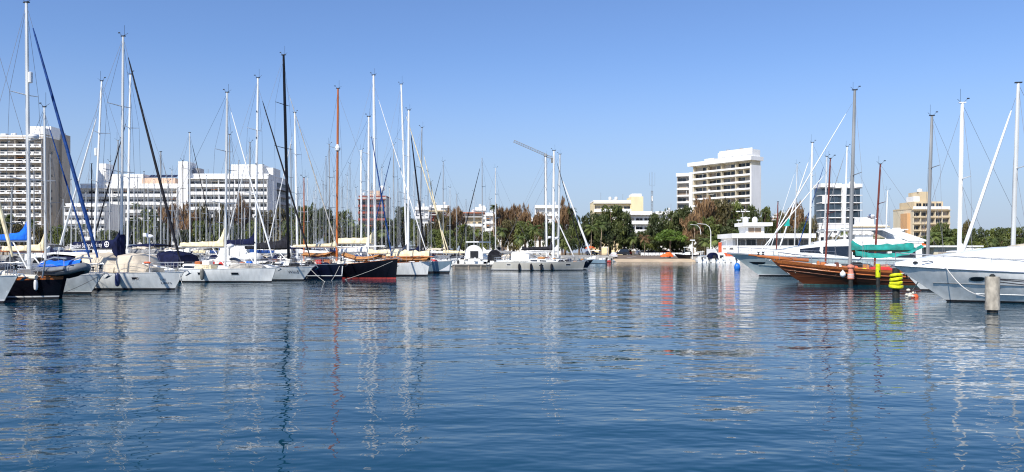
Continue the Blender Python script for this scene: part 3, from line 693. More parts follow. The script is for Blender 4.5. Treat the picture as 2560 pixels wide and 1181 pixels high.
LM = [(-300, 'the left edge of the picture'), (66, 'the thick pale mast'), (111, 'the cream covered mast'), (305, 'the mast of the lettered yacht'), (455, 'the foot of the black headsail'), (566, 'the cream boom cover'),
      (641, 'the mast with black marks'), (715, 'the black mast'), (843, 'the orange mast'), (936, 'the tallest white mast'), (1012, 'the white mast pair'), (1052, 'the slim grey mast'), (1300, 'the silver yacht stern'), (1830, 'the white terrace restaurant'), (2130, 'the grey mast over the teal cover'), (2325, 'the second grey mast'), (2400, 'the bright white mast')]
PEND = []
def tint(m): return {'alu': 'silver', 'alu_white': 'white', 'alu_grey': 'grey', 'mast_black': 'black', 'mast_maroon': 'maroon', 'mast_orange': 'orange'}.get(m, 'pale')
cv = lambda: rnd.choice(['canvas_navy', 'canvas_navy', 'canvas_white', 'canvas_cream', 'canvas_royal', 'canvas_grey', 'canvas_white', None])
hd = lambda: rnd.choice(['canvas_navy', 'canvas_stone', 'canvas_grey', 'canvas_black', 'canvas_beige', 'canvas_navy'])
SPEC = [
 (233, 205, 66, -1, 'alu_white', .11, 262, ('alu_white', .085, .86)), (318, 187, 71.5, -1, 'alu_white', .125, 326, ('canvas_black', .06, .8)), (298, 352, 76.5, -1, 'alu_grey', .07, 295, None), (402, 380, 80.5, 1, 'alu_grey', .075, 402, ('canvas_grey', .05)),
 (475, 332, 84, 1, 'alu', .10, 474, ('canvas_black', .05)), (573, 337, 88.5, -1, 'alu_grey', .105, 574, None), (624, 357, 92.5, -1, 'alu_grey', .10, 625, ('alu_white', .06)), (744, 282, 97, -1, 'alu_white', .15, 737, ('alu_white', .06, .9)),
 (729, 362, 101, 1, 'alu_grey', .07, 727, None), (824, 362, 105.5, -1, 'alu_grey', .07, 823, None), (903, 377, 111, -1, 'alu_white', .16, 903, None), (985, 362, 121, -1, 'alu_grey', .10, 984, ('canvas_royal', .08)),
 (230, 410, 97, 1, 'mast_black', .09, 229, None), (273, 405, 101, 1, 'alu', .07, 275, None), (430, 426, 111, 1, 'alu', .06, 430, None), (458, 402, 115, 1, 'mast_black', .06, 457, None), (595, 402, 125, 1, 'alu_grey', .07, 597, None), (659, 412, 130, 1, 'alu_grey', .07, 659, None),
 (770, 446, 143, 1, 'alu', .065, 769, None), (815, 392, 148, 1, 'alu_grey', .07, 815, None), (975, 470, 172, 1, 'alu', .07, 974, None), (1108, 405, 138, -1, 'alu_grey', .085, 1108, ('canvas_black', .06)), (1142, 487, 150, -1, 'alu_grey', .085, 1142, None), (1207, 396, 131, -1, 'alu_grey', .08, 1205, ('canvas_black', .08)), (1239, 422, 126.5, -1, 'alu', .09, 1239, None),
 (85, 430, 90, 1, 'alu_grey', .06, 85, None), (215, 480, 124, 1, 'alu', .06, 215, None), (250, 520, 140, -1, 'alu', .06, 250, None), (312, 500, 128, 1, 'alu_grey', .06, 312, None), (388, 500, 134, 1, 'alu', .06, 388, None), (420, 455, 88.5, -1, 'alu_grey', .06, 420, None), (515, 440, 119.5, 1, 'alu', .06, 516, None), (548, 480, 122.5, -1, 'alu_white', .06, 549, None), (583, 460, 133, 1, 'alu_grey', .06, 583, None), (604, 430, 137, -1, 'alu', .06, 605, None), (670, 440, 141, -1, 'alu_grey', .06, 670, None), (700, 470, 139.5, 1, 'alu', .06, 700, None), (752, 500, 152, -1, 'alu', .06, 752, None), (800, 500, 154, -1, 'alu_grey', .06, 800, None), (868, 440, 158, 1, 'alu', .06, 868, None), (890, 470, 146, -1, 'alu', .06, 890, None), (915, 430, 162, 1, 'alu_grey', .07, 915, None), (955, 420, 158, -1, 'alu', .07, 955, None), (1035, 430, 150, 1, 'alu', .07, 1035, None), (1078, 455, 163, -1, 'alu_grey', .07, 1078, None),
 (178, 450, 103, 1, 'alu', .06, 178, None), (205, 500, 99.5, -1, 'alu_grey', .06, 205, None), (245, 470, 105, 1, 'alu', .06, 245, None), (262, 430, 109, -1, 'alu_grey', .06, 262, None), (335, 470, 113, 1, 'alu', .06, 335, None), (360, 430, 97.5, -1, 'alu_grey', .06, 360, None), (385, 450, 123, 1, 'alu', .06, 385, None), (445, 470, 117, -1, 'alu_grey', .06, 445, None), (490, 460, 127, 1, 'alu', .06, 490, None), (525, 490, 135, -1, 'alu_grey', .06, 525, None), (580, 500, 145, 1, 'alu', .06, 580, None), (640, 430, 149, -1, 'alu_grey', .06, 640, None), (683, 455, 145, 1, 'alu', .06, 683, None), (745, 470, 157, 1, 'alu_grey', .06, 745, None), (785, 480, 160, -1, 'alu', .06, 785, None), (808, 455, 163, 1, 'alu_grey', .06, 808, None), (835, 430, 150, -1, 'alu', .06, 835, None), (875, 410, 152, 1, 'alu_grey', .06, 875, None), (905, 480, 155, -1, 'alu', .06, 905, None), (930, 460, 168, 1, 'alu_grey', .06, 930, None), (965, 440, 165, 1, 'alu', .06, 965, None), (995, 450, 170, -1, 'alu_grey', .06, 995, None), (1045, 470, 168, 1, 'alu', .06, 1045, None), (1070, 430, 157, 1, 'alu_grey', .06, 1070, None), (1125, 470, 165, 1, 'alu', .06, 1125, None), (1165, 500, 170, -1, 'alu_grey', .06, 1165, None), (1185, 480, 160, 1, 'alu', .06, 1185, None), (1225, 500, 165, -1, 'alu_grey', .06, 1225, None),
 (535, 466, 160, 1, 'alu', .07, 535, None), (25, 470, 61, -1, 'alu_grey', .07, 30, None), (160, 500, 92, 1, 'alu_grey', .07, 158, None), (190, 455, 95, -1, 'alu', .05, 190, None), (127, 385, 88, -1, 'alu_grey', .06, 126, None), (370, 470, 106, 1, 'alu', .06, 370, None), (500, 500, 150, 1, 'alu', .06, 500, None), (690, 505, 155, 1, 'alu', .07, 690, None), (790, 440, 170, 1, 'alu', .07, 790, None), (855, 470, 165, -1, 'alu_grey', .07, 855, None), (880, 520, 168, 1, 'alu', .07, 880, None), (650, 480, 166, -1, 'alu', .07, 650, None), (345, 440, 118, -1, 'alu_grey', .06, 344, None), (440, 520, 165, -1, 'alu', .07, 441, None), (1060, 500, 175, 1, 'alu', .07, 1060, None), (1000, 480, 160, -1, 'alu_grey', .07, 1000, None), (610, 520, 172, -1, 'alu', .07, 611, None), (720, 540, 176, 1, 'alu', .07, 720, None), (410, 560, 150, -1, 'alu', .07, 410, None), (560, 540, 178, -1, 'alu', .07, 560, None), (840, 540, 182, -1, 'alu', .07, 840, None), (940, 510, 185, 1, 'alu', .07, 940, None),
]
for (px, y, D, dn, m, r_, pxt, g) in SPEC:
    c, hdd = cv(), hd()
    bt = rear('', px, y, D, dn, m, r_, pxt, g, c, hdd, top=rnd.choice(['gelcoat_white'] * 4 + ['hull_navy', 'gelcoat_cream']), reflector=.62) if px in (233,) else rear('', px, y, D, dn, m, r_, pxt, g, c, hdd, top=rnd.choice(['gelcoat_white'] * 4 + ['hull_navy', 'gelcoat_cream']))
    look = '%s mast' % tint(m)
    if g: look += ' and %s headsail' % {'alu_white': 'white', 'canvas_black': 'black', 'canvas_grey': 'grey', 'canvas_royal': 'blue'}.get(g[0], 'pale')
    PEND.append((bt['root'], 'yacht', look, px))
def flush_labels(items, fmt, wrap):
    """give each one a label of its own: its look, plus its order to the right of the nearest landmark"""
    ords = ['first', 'second', 'third', 'fourth', 'fifth', 'sixth', 'seventh', 'eighth', 'ninth', 'tenth', 'eleventh', 'twelfth']
    items = sorted(items, key=lambda q: q[3]); cnt = {}
    for o, kind, look, px in items:
        lm = [l for l in wrap if l[0] <= px][-1]; k = cnt.get((lm[1]), 0); cnt[lm[1]] = k + 1
        o['label'] = fmt % (look, ords[min(k, 11)], lm[1])
flush_labels(PEND, 'yacht with %s, %s right of %s', LM)
# ------------------------------------------------------------------ right row: wooden gulets
A2 = 171.5
RR = 'boats moored bow out along the right pier'
def gulet_extra(bt, zc, x0, x1, w):
    cb = Cabin([(x0, w, bt['dz'](x0) - .02, bt['dz'](x0) + zc, .06), (x1 - .4, w * .85, bt['dz'](x1) - .02, bt['dz'](x1) + zc * .9, .06), (x1, w * .7, bt['dz'](x1) - .02, bt['dz'](x1) + zc * .8, .1)])
    o = bt['P']('deckhouse', cb.mesh('wood_orange')); n = 4
    for i in range(n):
        q0 = lerp(x0 + .3, x1 - .6, i / n); bt['P']('deckhouse_window', cb.patch(q0, q0 + (x1 - x0) / n * .6, .4, .75, 1, 'glass_dark'), o); bt['P']('deckhouse_window', cb.patch(q0, q0 + (x1 - x0) / n * .6, .4, .75, -1, 'glass_dark'), o)
    return cb
g1 = sailboat('varnished wooden gulet with teal sail cover and two grey masts, nearest of the two gulets', (1938, 60.0), A2, 16.0, 4.5, fb=1.85, fs=1.55, rake=2.1, top='wood_hull', stripe='wood_dark', boot='antifoul_green', bands=(.06, .12), wale='wood_varnish',
    rail='wood_varnish', deck='deck_teak', cab='wood_orange', cabh=.35, hullkw=dict(sag=.55, flb=.32, ws=.7, bw=.2, rc=1.25, tm=.5), bowsprit=1.1,
    masts=[dict(px=2125, pxt=2137, y=226, r=.145, m='alu_grey', sp=(.52,)), dict(px=2318, pxt=2330, y=290, r=.14, m='alu_grey', sp=(.66,))],
    genoa=('alu_white', .045, .93), boom=dict(m='canvas_teal', len=4.6, z=2.52, h=.32, h1=.5, w=.3, jag=.1, front=.55, bm='wood_varnish'), group=RR, seed=31, name='wooden_gulet')
gulet_extra(g1, .62, 3.0, 6.2, 1.2)
xg = px_x(g1, 2125)
P_ = [[(xg - .3 - 4.7 * i / 14, .42 * math.sin(math.pi * j / 6 - math.pi / 2) , 2.62 - .30 * math.sin(math.pi * (i / 14) ** .8) + (.32 if i > 11 else 0) * (i - 11) / 3 - (.42 if j in (0, 6) else .25 if j in (1, 5) else .0) * (1 - i / 22) + .03 * math.sin(i * 2.2 + j)) for j in range(7)] for i in range(15)]
g1['P']('boom_awning', MB().grid(P_, 'canvas_teal'))
H1 = g1['H']
g1['P']('bowsprit', MB().path([(13.6, 0, 1.82), (16.0, 0, 1.98), (17.3, 0, 2.12)], [.14, .12, .08], 'wood_varnish', 8))
g1['P']('rubbing_strake', MB().path([(q[0], q[1] + .02, q[2]) for q in (H1.pt(t, H1.sheer(t) - .42, 1) for t in [i / 16 for i in range(17)])], .05, 'wood_varnish', 5))
g1['P']('rubbing_strake', MB().path([(q[0], q[1] + .01, q[2]) for q in (H1.pt(t, H1.sheer(t) - .75, 1) for t in [i / 16 for i in range(17)])], .028, 'wood_dark', 5))
g1['P']('hull_lettering', H1.lettering('SIRENA', 13.2, 1.06, .26, 1, 'wood_varnish'))
for x, m_, s_ in ((10.6, 'orange', (.5, .4, .42)), (9.9, 'yellow', (.3, .3, .3)), (12.6, 'wood_orange', (.35, .5, .5)), (13.2, 'plastic_white', (.3, .3, .35)), (8.8, 'canvas_red', (1.5, .8, .45)), (7.2, 'canvas_grey', (1.7, 1.0, .55)), (11.6, 'wood_dark', (.3, .3, .6)), (12.9, 'wood_orange', (.2, .2, .55))):
    mb = MB(); zz = H1.deckz(x)
    mb.loft([[(x + a * s_[0] / 2 * k, .9 * (x < 11) + b * s_[1] / 2 * k, zz + e) for a, b in ((-1, -1), (1, -1), (1, 1), (-1, 1))] for e, k in ((0, 1), (s_[2] * .75, 1), (s_[2], .7))], m_)
    g1['P']('deck_locker' if s_[0] < .6 else 'covered_gear', mb)
g2 = sailboat('darker wooden gulet half hidden behind the teal covered gulet, with two maroon masts', (1927, 66.5), A2, 14.5, 4.2, fb=1.9, fs=1.45, rake=2.3, top='wood_dark', stripe='line_white', boot='antifoul_black', bands=(.05, .09), wale='wood_varnish',
    rail='wood_varnish', deck='deck_teak', cab='wood_orange', cabh=.35, hullkw=dict(sag=.5, flb=.32, bw=.2, rc=1.25, tm=.5), bowsprit=1.2,
    masts=[dict(px=2063, pxt=2076, y=397, r=.085, m='mast_maroon', sp=(.5,)), dict(px=2186, pxt=2201, y=411, r=.095, m='mast_maroon', sp=(.62,), radar=.5)], genoa=('canvas_white', .05, .9), group=RR, seed=32, name='wooden_gulet')
gulet_extra(g2, .6, 3.0, 6.0, 1.15)
g2['P']('bowsprit', MB().path([(12.4, 0, 1.86), (14.5, 0, 2.03), (16.3, 0, 2.2)], [.13, .11, .07], 'wood_varnish', 8))
# ------------------------------------------------------------------ motor yachts
def motoryacht(label, bow, a, L, B, fb, fs, rake, top, bands, hullkw, seed, group=RR):
    h = (math.cos(R(a)), math.sin(R(a))); bx, by = X(bow[0], bow[1]), bow[1]
    root = thing('motor_yacht', label, 'motor yacht', (bx - h[0] * L, by - h[1] * L, 0), R(a), group)
    H = Hull(L, B, fb, fs, rake=rake, **hullkw)
    bt = dict(root=root, H=H, L=L, b=(bx, by), h=h, dz=H.deckz, P=lambda nm, mb, par=root, **k: mb.build(nm, par, **k), D=by)
    bt['P']('hull', H.mesh(top, 'line_white', 'antifoul_black', bands, None, 26)); bt['P']('deck', H.deck('deck_white', 24))
    return bt
# foreground yacht at the right edge
m1 = motoryacht('big white motor yacht cut off by the right edge, with pointed bow and oval windows', (2231, 39.6), 170.0, 13.5, 4.1, 1.77, 1.30, 2.55, 'gelcoat_white', (.09, .13), dict(sag=.02, flm=.88, flb=.28, pe=2.4, rc=1.0, tm=.45, bw=.0, trans=.1), 41)
HM = m1['H']
m1['P']('rubbing_strake', HM.rail('steel', .035, -.02)); 
def knuckle(bt, z0, z1, t0, t1, m, r=.022, nm='knuckle_line'):
    H = bt['H']; mb = MB()
    for sd in (1, -1): mb.path([(q[0], q[1] + sd * .008, q[2]) for q in (H.pt(t, lerp(z0, z1, (t - t0) / (t1 - t0)), sd) for t in [lerp(t0, t1, i / 14) for i in range(15)])], r, m, 5)
    return bt['P'](nm, mb)
knuckle(m1, .66, .93, .0, .955, 'rubber_grey'); knuckle(m1, .30, .42, 0, .86, 'line_white', .02, 'spray_rail')
fd = Cabin([(2.0, 1.85, 1.30, 2.72, .10), (6.2, 1.85, 1.38, 2.74, .14), (8.7, 1.75, 1.48, 2.64, .20), (10.1, 1.50, 1.58, 2.46, .25), (11.7, 1.02, 1.66, 2.22, .28), (12.8, .50, 1.72, 2.02, .28), (13.4, .12, 1.76, 1.86, .2)])
fo = m1['P']('foredeck', fd.mesh('gelcoat_white', 4))
up_ = Cabin([(.6, 1.55, 2.60, 3.2, .14), (5.0, 1.5, 2.62, 3.2, .2), (6.3, 1.35, 2.60, 2.98, .3), (8.0, 1.0, 2.58, 2.72, .3)])
uo = m1['P']('superstructure', up_.mesh('canvas_beige', 3)); m1['P']('side_window', up_.patch(1.2, 4.8, .25, .72, 1, 'glass_dark'), uo); m1['P']('side_window', up_.patch(1.2, 4.8, .25, .72, -1, 'glass_dark'), uo); m1['P']('windscreen', up_.screen(5.2, 7.2, .9, 'glass_dark'), uo)
m1['P']('hardtop', MB().loft([[(x, y, z + .1 * math.cos(y)) for y in (-1.4, -.7, 0, .7, 1.4)] + [(x, y, z - .1) for y in (1.4, 0, -1.4)] for x, z in ((2.6, 3.56), (4.0, 3.66), (5.4, 3.64), (6.4, 3.52))], 'canvas_grey'))
for x0, z in ((10.1, 1.14), (7.4, 1.08), (4.6, 1.05)):
    for sd in (1, -1):
        P8 = [[(x0 - .27 * math.cos(t) * k, sd * (HM.y(x0 - .27 * math.cos(t) * k, z + .10 * math.copysign(abs(math.sin(t)) ** .6, math.sin(t)) * k) + .012 + .004 * (k < 1)), z + .10 * math.copysign(abs(math.sin(t)) ** .6, math.sin(t)) * k) for t in [2 * math.pi * j / 20 for j in range(21)]] for k in (1.22, 1.0)]
        f8 = m1['P']('hull_window', MB().grid(P8, 'steel')); m1['P']('pane', MB().add(P8[1][:20], [tuple(range(20))], 'glass_dark'), f8)
rl = MB(); pr = [HM.pt(t, HM.sheer(t), 1) for t in [.2 + .8 * i / 12 for i in range(13)]]
for sd in (1, -1):
    q = [(p[0] - .15, sd * max(.02, p[1] - .18), p[2] + .52 + .1 * (i / 12)) for i, p in enumerate(pr)]; rl.path(q, .018, 'steel', 5)
    for i in range(0, 13, 2): rl.path([q[i], (q[i][0], q[i][1], pr[i][2])], .014, 'steel', 4)
m1['P']('guard_rail', rl)
m1['P']('bow_hatch', MB().ell((10.6, 0, 2.44), (.45, .35, .06), 'plastic_white')); m1['P']('anchor_roller', MB().box((13.45, 0, 1.80), (.5, .16, .07), 'steel'))
m1['P']('mooring_cleat', MB().path([(11.9, .85, 1.95), (12.1, .85, 2.0), (12.4, .78, 1.95)], .03, 'steel', 5)); m1['P']('dark_hatch', MB().ell((12.6, .55, 1.92), (.12, .1, .06), 'plastic_black'))  # the small black piece is a dark hatch, no lamp
ar = MB(); ar.path([(2.4, 1.5, 2.5), (2.0, 1.35, 3.3), (1.9, .9, 3.6), (1.9, -.9, 3.6), (2.0, -1.35, 3.3), (2.4, -1.5, 2.5)], [.12, .11, .1, .1, .11, .12], 'gelcoat_white', 8); m1['P']('radar_arch', ar)
# yacht with flybridge behind the gulets
m2 = motoryacht('white flybridge motor yacht with grey green flared bow behind the wooden gulets', (1817, 82.5), 172.0, 19.5, 5.4, 2.42, 1.75, 3.3, 'hull_seagrey', (.12, .2), dict(sag=.05, flm=.86, flb=.18, pe=2.2, rc=.9, tm=.5, bw=.12, trans=.2), 42)
H_2 = m2['H']
for sd in (1, -1):
    P8 = [[(x, sd * (H_2.y(x, z) + .014), z) for x, z in r_] for r_ in ([(17.4, 1.46), (16.9, 1.45), (16.3, 1.44), (15.8, 1.43)], [(16.9, 1.22), (16.6, 1.18), (16.2, 1.18), (15.9, 1.26)])]
    m2['P']('hull_window', MB().grid(P8, 'glass_dark'))
    for x0 in (10.6, 7.8): m2['P']('hull_window', H_2.patch(x0, x0 + 1.6, .95, 1.25, sd, 'glass_dark'))
m2['P']('rubbing_strake', H_2.rail('steel', .04, -.1)); knuckle(m2, .75, 1.15, .0, .93, 'hull_seagrey', .03)
c2 = Cabin([(1.2, 2.2, 1.62, 3.32, .06), (7.5, 2.25, 1.68, 3.36, .08), (10.5, 2.2, 1.75, 3.3, .12), (13.0, 1.9, 1.85, 2.95, .22), (15.2, 1.3, 2.05, 2.48, .3), (16.6, .6, 2.2, 2.3, .3)])
co = m2['P']('superstructure', c2.mesh('gelcoat_white', 4))
for sd in (1, -1):
    m2['P']('side_window', c2.patch(7.9, 12.6, .16, .82, sd, 'glass_dark', .02, 8, .50, .80), co); m2['P']('side_window', c2.patch(4.4, 7.5, .16, .76, sd, 'glass_dark', .02), co); m2['P']('side_window', c2.patch(1.8, 4.0, .16, .76, sd, 'glass_dark', .02), co)
m2['P']('windscreen', c2.screen(12.2, 14.4, .9, 'glass_dark'), co)
fb_ = Cabin([(1.0, 2.1, 3.35, 3.72, .05), (7.0, 2.05, 3.38, 3.76, .08), (9.5, 1.7, 3.36, 3.68, .2), (11.0, 1.0, 3.28, 3.42, .3)]); m2['P']('flybridge', fb_.mesh('gelcoat_white', 3))
m2['P']('hardtop', MB().loft([[(x, y, z + .08 * math.cos(y)) for y in (-1.9, -1, 0, 1, 1.9)] + [(x, y, z - .14) for y in (1.9, 0, -1.9)] for x, z in ((2.8, 4.66), (4.5, 4.76), (8.5, 4.76), (10.2, 4.66))], 'gelcoat_white'))
for sd in (1, -1):
    m2['P']('arch_fin', MB().loft([[(x, sd * y, z) for x, y, z in q] for q in (((0.4, 1.95, 3.5), (2.4, 1.95, 3.5), (2.4, 2.1, 3.5), (.4, 2.1, 3.5)), ((3.4, 1.8, 4.62), (4.8, 1.8, 4.62), (4.8, 1.95, 4.62), (3.4, 1.95, 4.62)))], 'gelcoat_white'))
    m2['P']('hardtop_post', MB().path([(9.2, sd * 1.6, 3.66), (8.6, sd * 1.7, 4.68)], .06, 'steel', 6))
m2['P']('flybridge_seat', MB().bb((5.5, -1.3, 3.7), (7.2, 1.3, 4.15), 'canvas_white'))
rl = MB(); pr = [H_2.pt(t, H_2.sheer(t), 1) for t in [.5 + .49 * i / 10 for i in range(11)]]
for sd in (1, -1):
    q = [(p[0], sd * max(.02, p[1] - .12), p[2] + .6) for p in pr]; rl.path(q, .02, 'steel', 5); rl.path([(a_, b_, c_ - .28) for a_, b_, c_ in q], .012, 'steel', 4)
    for i in range(11): rl.path([q[i], (q[i][0], q[i][1], pr[i][2])], .016, 'steel', 4)
m2['P']('guard_rail', rl)
# ------------------------------------------------------------------ other boats on the right
for lb, args, kw in (
    ('yacht with stout bright white mast behind the white motor yacht', (2397, 258, 50, -2), dict(m='alu_white', r=.15, pxt=2406, cover='canvas_white', sp=(.55,))),
    ('yacht at the right edge with light grey mast and long white furled headsail', (2531, 208, 46.5, -2), dict(m='alu', r=.14, pxt=2546, genoa=('alu_white', .095, .92), hood='canvas_grey')),
    ('yacht with white furled headsail slanting over the white terrace restaurant', (2023, 357, 96, -2), dict(m='alu_white', r=.15, pxt=2031, genoa=('canvas_white', .085, .9), cover='canvas_white')),
    ('yacht with a silver mast close left of the maroon mast', (2060, 392, 101, -2), dict(m='alu', r=.12, pxt=2067, genoa=('canvas_royal', .055), cover='canvas_navy')),
    ('yacht with slim white mast close left of the thick grey gulet mast', (2109, 367, 106, -2), dict(m='alu_white', r=.13, pxt=2118, genoa=('canvas_grey', .05), cover='canvas_navy')),
    ('yacht with the thin silver mast in front of the brownish trees', (1985, 412, 115, -2), dict(m='alu', r=.09, pxt=1993, genoa=('alu_white', .05))),
    ('small yacht with a short white mast right of the maroon mizzen mast', (2212, 478, 110, -2), dict(m='alu_white', r=.11, pxt=2219, cover='canvas_white')),
    ('wooden boat with a short maroon mast by the restaurant pavilion', (1940, 505, 101, -2), dict(m='mast_maroon', r=.075, pxt=1945, top='wood_hull'))):
    rear(lb, *args, group='sailing boats along the right pier', **kw)
def runabout(label, px, D, a, L, top='gelcoat_white', canopy=None, motor='plastic_black', console=True, cat='motor boat', z=0., windows=False, group='small motor boats by the quay', hard=None):
    h = (math.cos(R(a)), math.sin(R(a)))
    root = thing('motor_boat', label, cat, (X(px, D), D, z), R(a), group); B = L * .38
    H = Hull(L, B, L * .17, L * .13, rake=L * .16, trans=.15, ws=.86, tm=.4, flb=.3, sag=.03, bw=.1)
    P = lambda nm, mb, par=root: mb.build(nm, par)
    P('hull', H.mesh(top, 'paint_black', 'antifoul_black', (.04, .08), nst=14)); P('deck', H.deck('deck_white', 10))
    dz = H.deckz(L * .4)
    if console:
        c = Cabin([(L * .36, B * .3, dz, dz + L * .13, .1), (L * .52, B * .28, dz, dz + L * .12, .15), (L * .72, B * .18, dz, dz + .08, .3)]); o = P('console', c.mesh('gelcoat_white')); P('windscreen', c.screen(L * .52, L * .62, .9, 'glass_dark'), o)
    P('seat', MB().bb((L * .12, -B * .3, H.deckz(0) - .02), (L * .22, B * .3, H.deckz(0) + L * .07), 'canvas_white'))
    if motor:
        mb = MB(); mb.loft([[(x, y * w, zz) for x, y in ((-.28, -.16), (.12, -.14), (.12, .14), (-.28, .16))] for zz, w in ((L * .13, .8), (L * .13 + .1, 1.1), (L * .13 + .45, 1.1), (L * .13 + .58, .6))], motor); mb.box((-.1, 0, L * .13 - .45), (.14, .09, .95), motor); P('outboard_motor', mb)
    if canopy:
        z0 = dz + L * .24; x0, x1 = L * .12, L * .66; w = B * .42
        mb = MB(); mb.loft([[(x, w * math.cos(t), z0 - L * .19 + dd + L * .26 * max(.0, math.sin(t)) ** .55) for t in [math.pi * j / 12 for j in range(13)]] for x, dd in ((x0, 0), (lerp(x0, x1, .3), .06), (lerp(x0, x1, .75), .03), (x1, -.2))], canopy, closed=True); k_ = P('canopy', mb); P('canopy_shade_panel', MB().bb((x0 - .04, -w * .45, z0 - L * .17), (x0 - .003, w * .5, z0 - L * .04), 'plastic_black'), k_)  # black panel at the stern end stands in for the shade inside the canopy
    if hard:
        mb = MB(); mb.bb((L * .2, -B * .36, dz + L * .31), (L * .62, B * .36, dz + L * .33), hard); P('hardtop', mb)
        mb = MB()
        for xx in (L * .24, L * .58):
            for sd in (1, -1): mb.path([(xx, sd * B * .33, dz), (xx, sd * B * .33, dz + L * .31)], .03, 'steel', 4)
        P('hardtop_frame', mb)
    return root
runabout('white motor cruiser with a big white canopy, stern to the wooden dock', 1187, 122.5, 96, 8.2, canopy='canvas_white', motor='plastic_white')
runabout('dark hooded motor boat beside the big white canopy at the dock', 1238, 122.5, 94, 6.5, top='gelcoat_white', canopy='canvas_black')
runabout('cruiser with a raised open upper deck behind the dock', 1165, 134, 60, 9.5, top='gelcoat_cream', hard='gelcoat_white', motor=None)
runabout('small white boat with black outboard left of the white canopy cruiser', 1146, 121, 84, 5.2, motor='plastic_black')
runabout('blue grey catamaran motor boat off the end of the silver yacht', 1516, 176, 165, 6.5, top='hull_slate', hard='canvas_white', cat='motor boat')
runabout('tan and red small motor boat near the white car on the beach', 1528, 192, 170, 4.5, top='antifoul_red')
for i, (px, D, L, cn, mt, hd_, lb) in enumerate(((1755, 190, 6.0, None, 'plastic_black', 'gelcoat_white', 'white motor boat with a hardtop, leftmost beside the slipway lamp'), (1772, 191, 5.2, None, 'plastic_black', None, 'open white motor boat with tan seats, next to the hardtop boat'), (1789, 190, 5.6, 'canvas_navy', 'plastic_black', None, 'white motor boat with navy canopy by the quay'),
        (1806, 191, 5.6, 'canvas_white', 'plastic_white', None, 'white motor boat with white canopy by the quay'), (1824, 190, 5.4, None, 'plastic_white', None, 'open white motor boat between the canopy boat and the yellow jacketed console'), (1840, 189, 5.8, None, 'plastic_black', 'canvas_white', 'white motor boat with thin white top left of the grey bow'))):
    runabout(lb, px, D, 88 + 4 * (i % 3), L, canopy=cn, motor=mt, hard=hd_)
for i, (px, D, c_, lb) in enumerate(((150, 88, 'gelcoat_white', 'white cabin boat behind the mast with the cream cover'), (352, 92, 'canvas_white', 'low white launch behind the lettered yacht'), (640, 108, 'canvas_white', 'white launch behind the mast with black marks'), (1095, 128, 'canvas_black', 'black hooded launch between slate yacht and dock'))):
    runabout(lb, px, D, 150 + 9 * i, 7.5, hard=c_ if i % 2 else None, canopy=c_ if not i % 2 else None, motor=None, group='launches among the yachts')

# ------------------------------------------------------------------ piles and buoys
def pile(label, px, py0, py1, D, w, prof):
    o = thing('mooring_pile', label, 'mooring pile', (X(px, D), D, 0)); z0, z1 = Z(py1, D), Z(py0, D)
    prof(o, z0, z1, w); return o
def pf_grey(o, z0, z1, w):
    rr = random.Random(2); rings = []
    for i in range(15):
        z = lerp(.12, z1, i / 14); rings.append([(w / 2 * (1 + rr.uniform(-.05, .05)) * math.cos(t), w / 2 * (1 + rr.uniform(-.05, .05)) * math.sin(t), z) for t in [2 * math.pi * j / 14 for j in range(14)]])
    MB().loft(rings, 'pile_grey').build('wrapped_sleeve', o); MB().lathe([(w * .36, -2.), (w * .36, .14)], (0, 0, 0), 'pile_black', 10).build('post', o)
    MB().lathe([(w * .2, 0), (w * .2, .06), (.04, .12)], (0, 0, z1 - .01), 'pile_black', 10).build('cap', o)
pg = pile('grey beige wrapped mooring pile in front of the white motor yacht', 2481, 692, 783, 31.8, .53, pf_grey)
def pf_yellow(o, z0, z1, w):
    MB().lathe([(w / 2, .68), (w * .52, .7), (w * .5, z1 - .03), (w * .4, z1)], (0, 0, 0), 'yellow', 12).build('yellow_sleeve', o); MB().lathe([(w * .4, -2), (w * .4, .7)], (0, 0, 0), 'pile_black', 10).build('post', o)
    MB().box((.02, -w * .51, .68 + (z1 - .68) * .45), (.06, .02, .14), 'pile_black').build('number_plate', o)
pile('slim yellow sleeved mooring pile in front of the wooden gulet', 2195, 660, 718, 55.5, .32, pf_yellow)
def pf_coil(o, z0, z1, w):
    MB().lathe([(w * .34, -2), (w * .36, z1 * .5), (w * .36, z1), (w * .2, z1 + .03)], (0, 0, 0), 'pile_black', 12).build('post', o)
    rr = random.Random(5)
    for i in range(4):
        z = .62 + i * .19; r0 = w * (.5 if i else .56)
        MB().path([(r0 * math.cos(t) * rr.uniform(.96, 1.05), r0 * math.sin(t), z + .05 * math.sin(t + i)) for t in [2 * math.pi * j / 14 for j in range(15)]], .10 - .005 * i, 'yellow', 7).build('yellow_fender_ring', o)
    MB().path([(.1, -.1, z1), (.5, .0, z1 - .1), (.75, .3, z1 - .55), (1.0, .6, z1 - .5)], .04, 'rope_dark', 5).build('rope', o)
pile('black mooring pile ringed with bright yellow fenders by the motor yacht bow', 2240, 672, 745, 42.2, .50, pf_coil)
def pf_salmon(o, z0, z1, w):
    MB().lathe([(w * .36, -2), (w * .36, .5)], (0, 0, 0), 'pile_black', 10).build('post', o)
    MB().lathe([(w * .5, .5), (w * .55, .56), (w * .5, .62), (w * .56, .7), (w * .5, .78), (w * .54, .86), (w * .42, .95), (w * .4, 1.25), (w * .62, 1.34), (w * .6, 1.44), (w * .3, 1.52), (.04, 1.56)], (0, 0, 0), 'salmon', 12, ['salmon', 'salmon', 'line_white', 'salmon', 'line_white'] + ['salmon'] * 6).build('orange_sleeve', o)
pile('salmon orange mooring pile with white bands beside a round white buoy', 2127, 660, 712, 57.0, .44, pf_salmon)
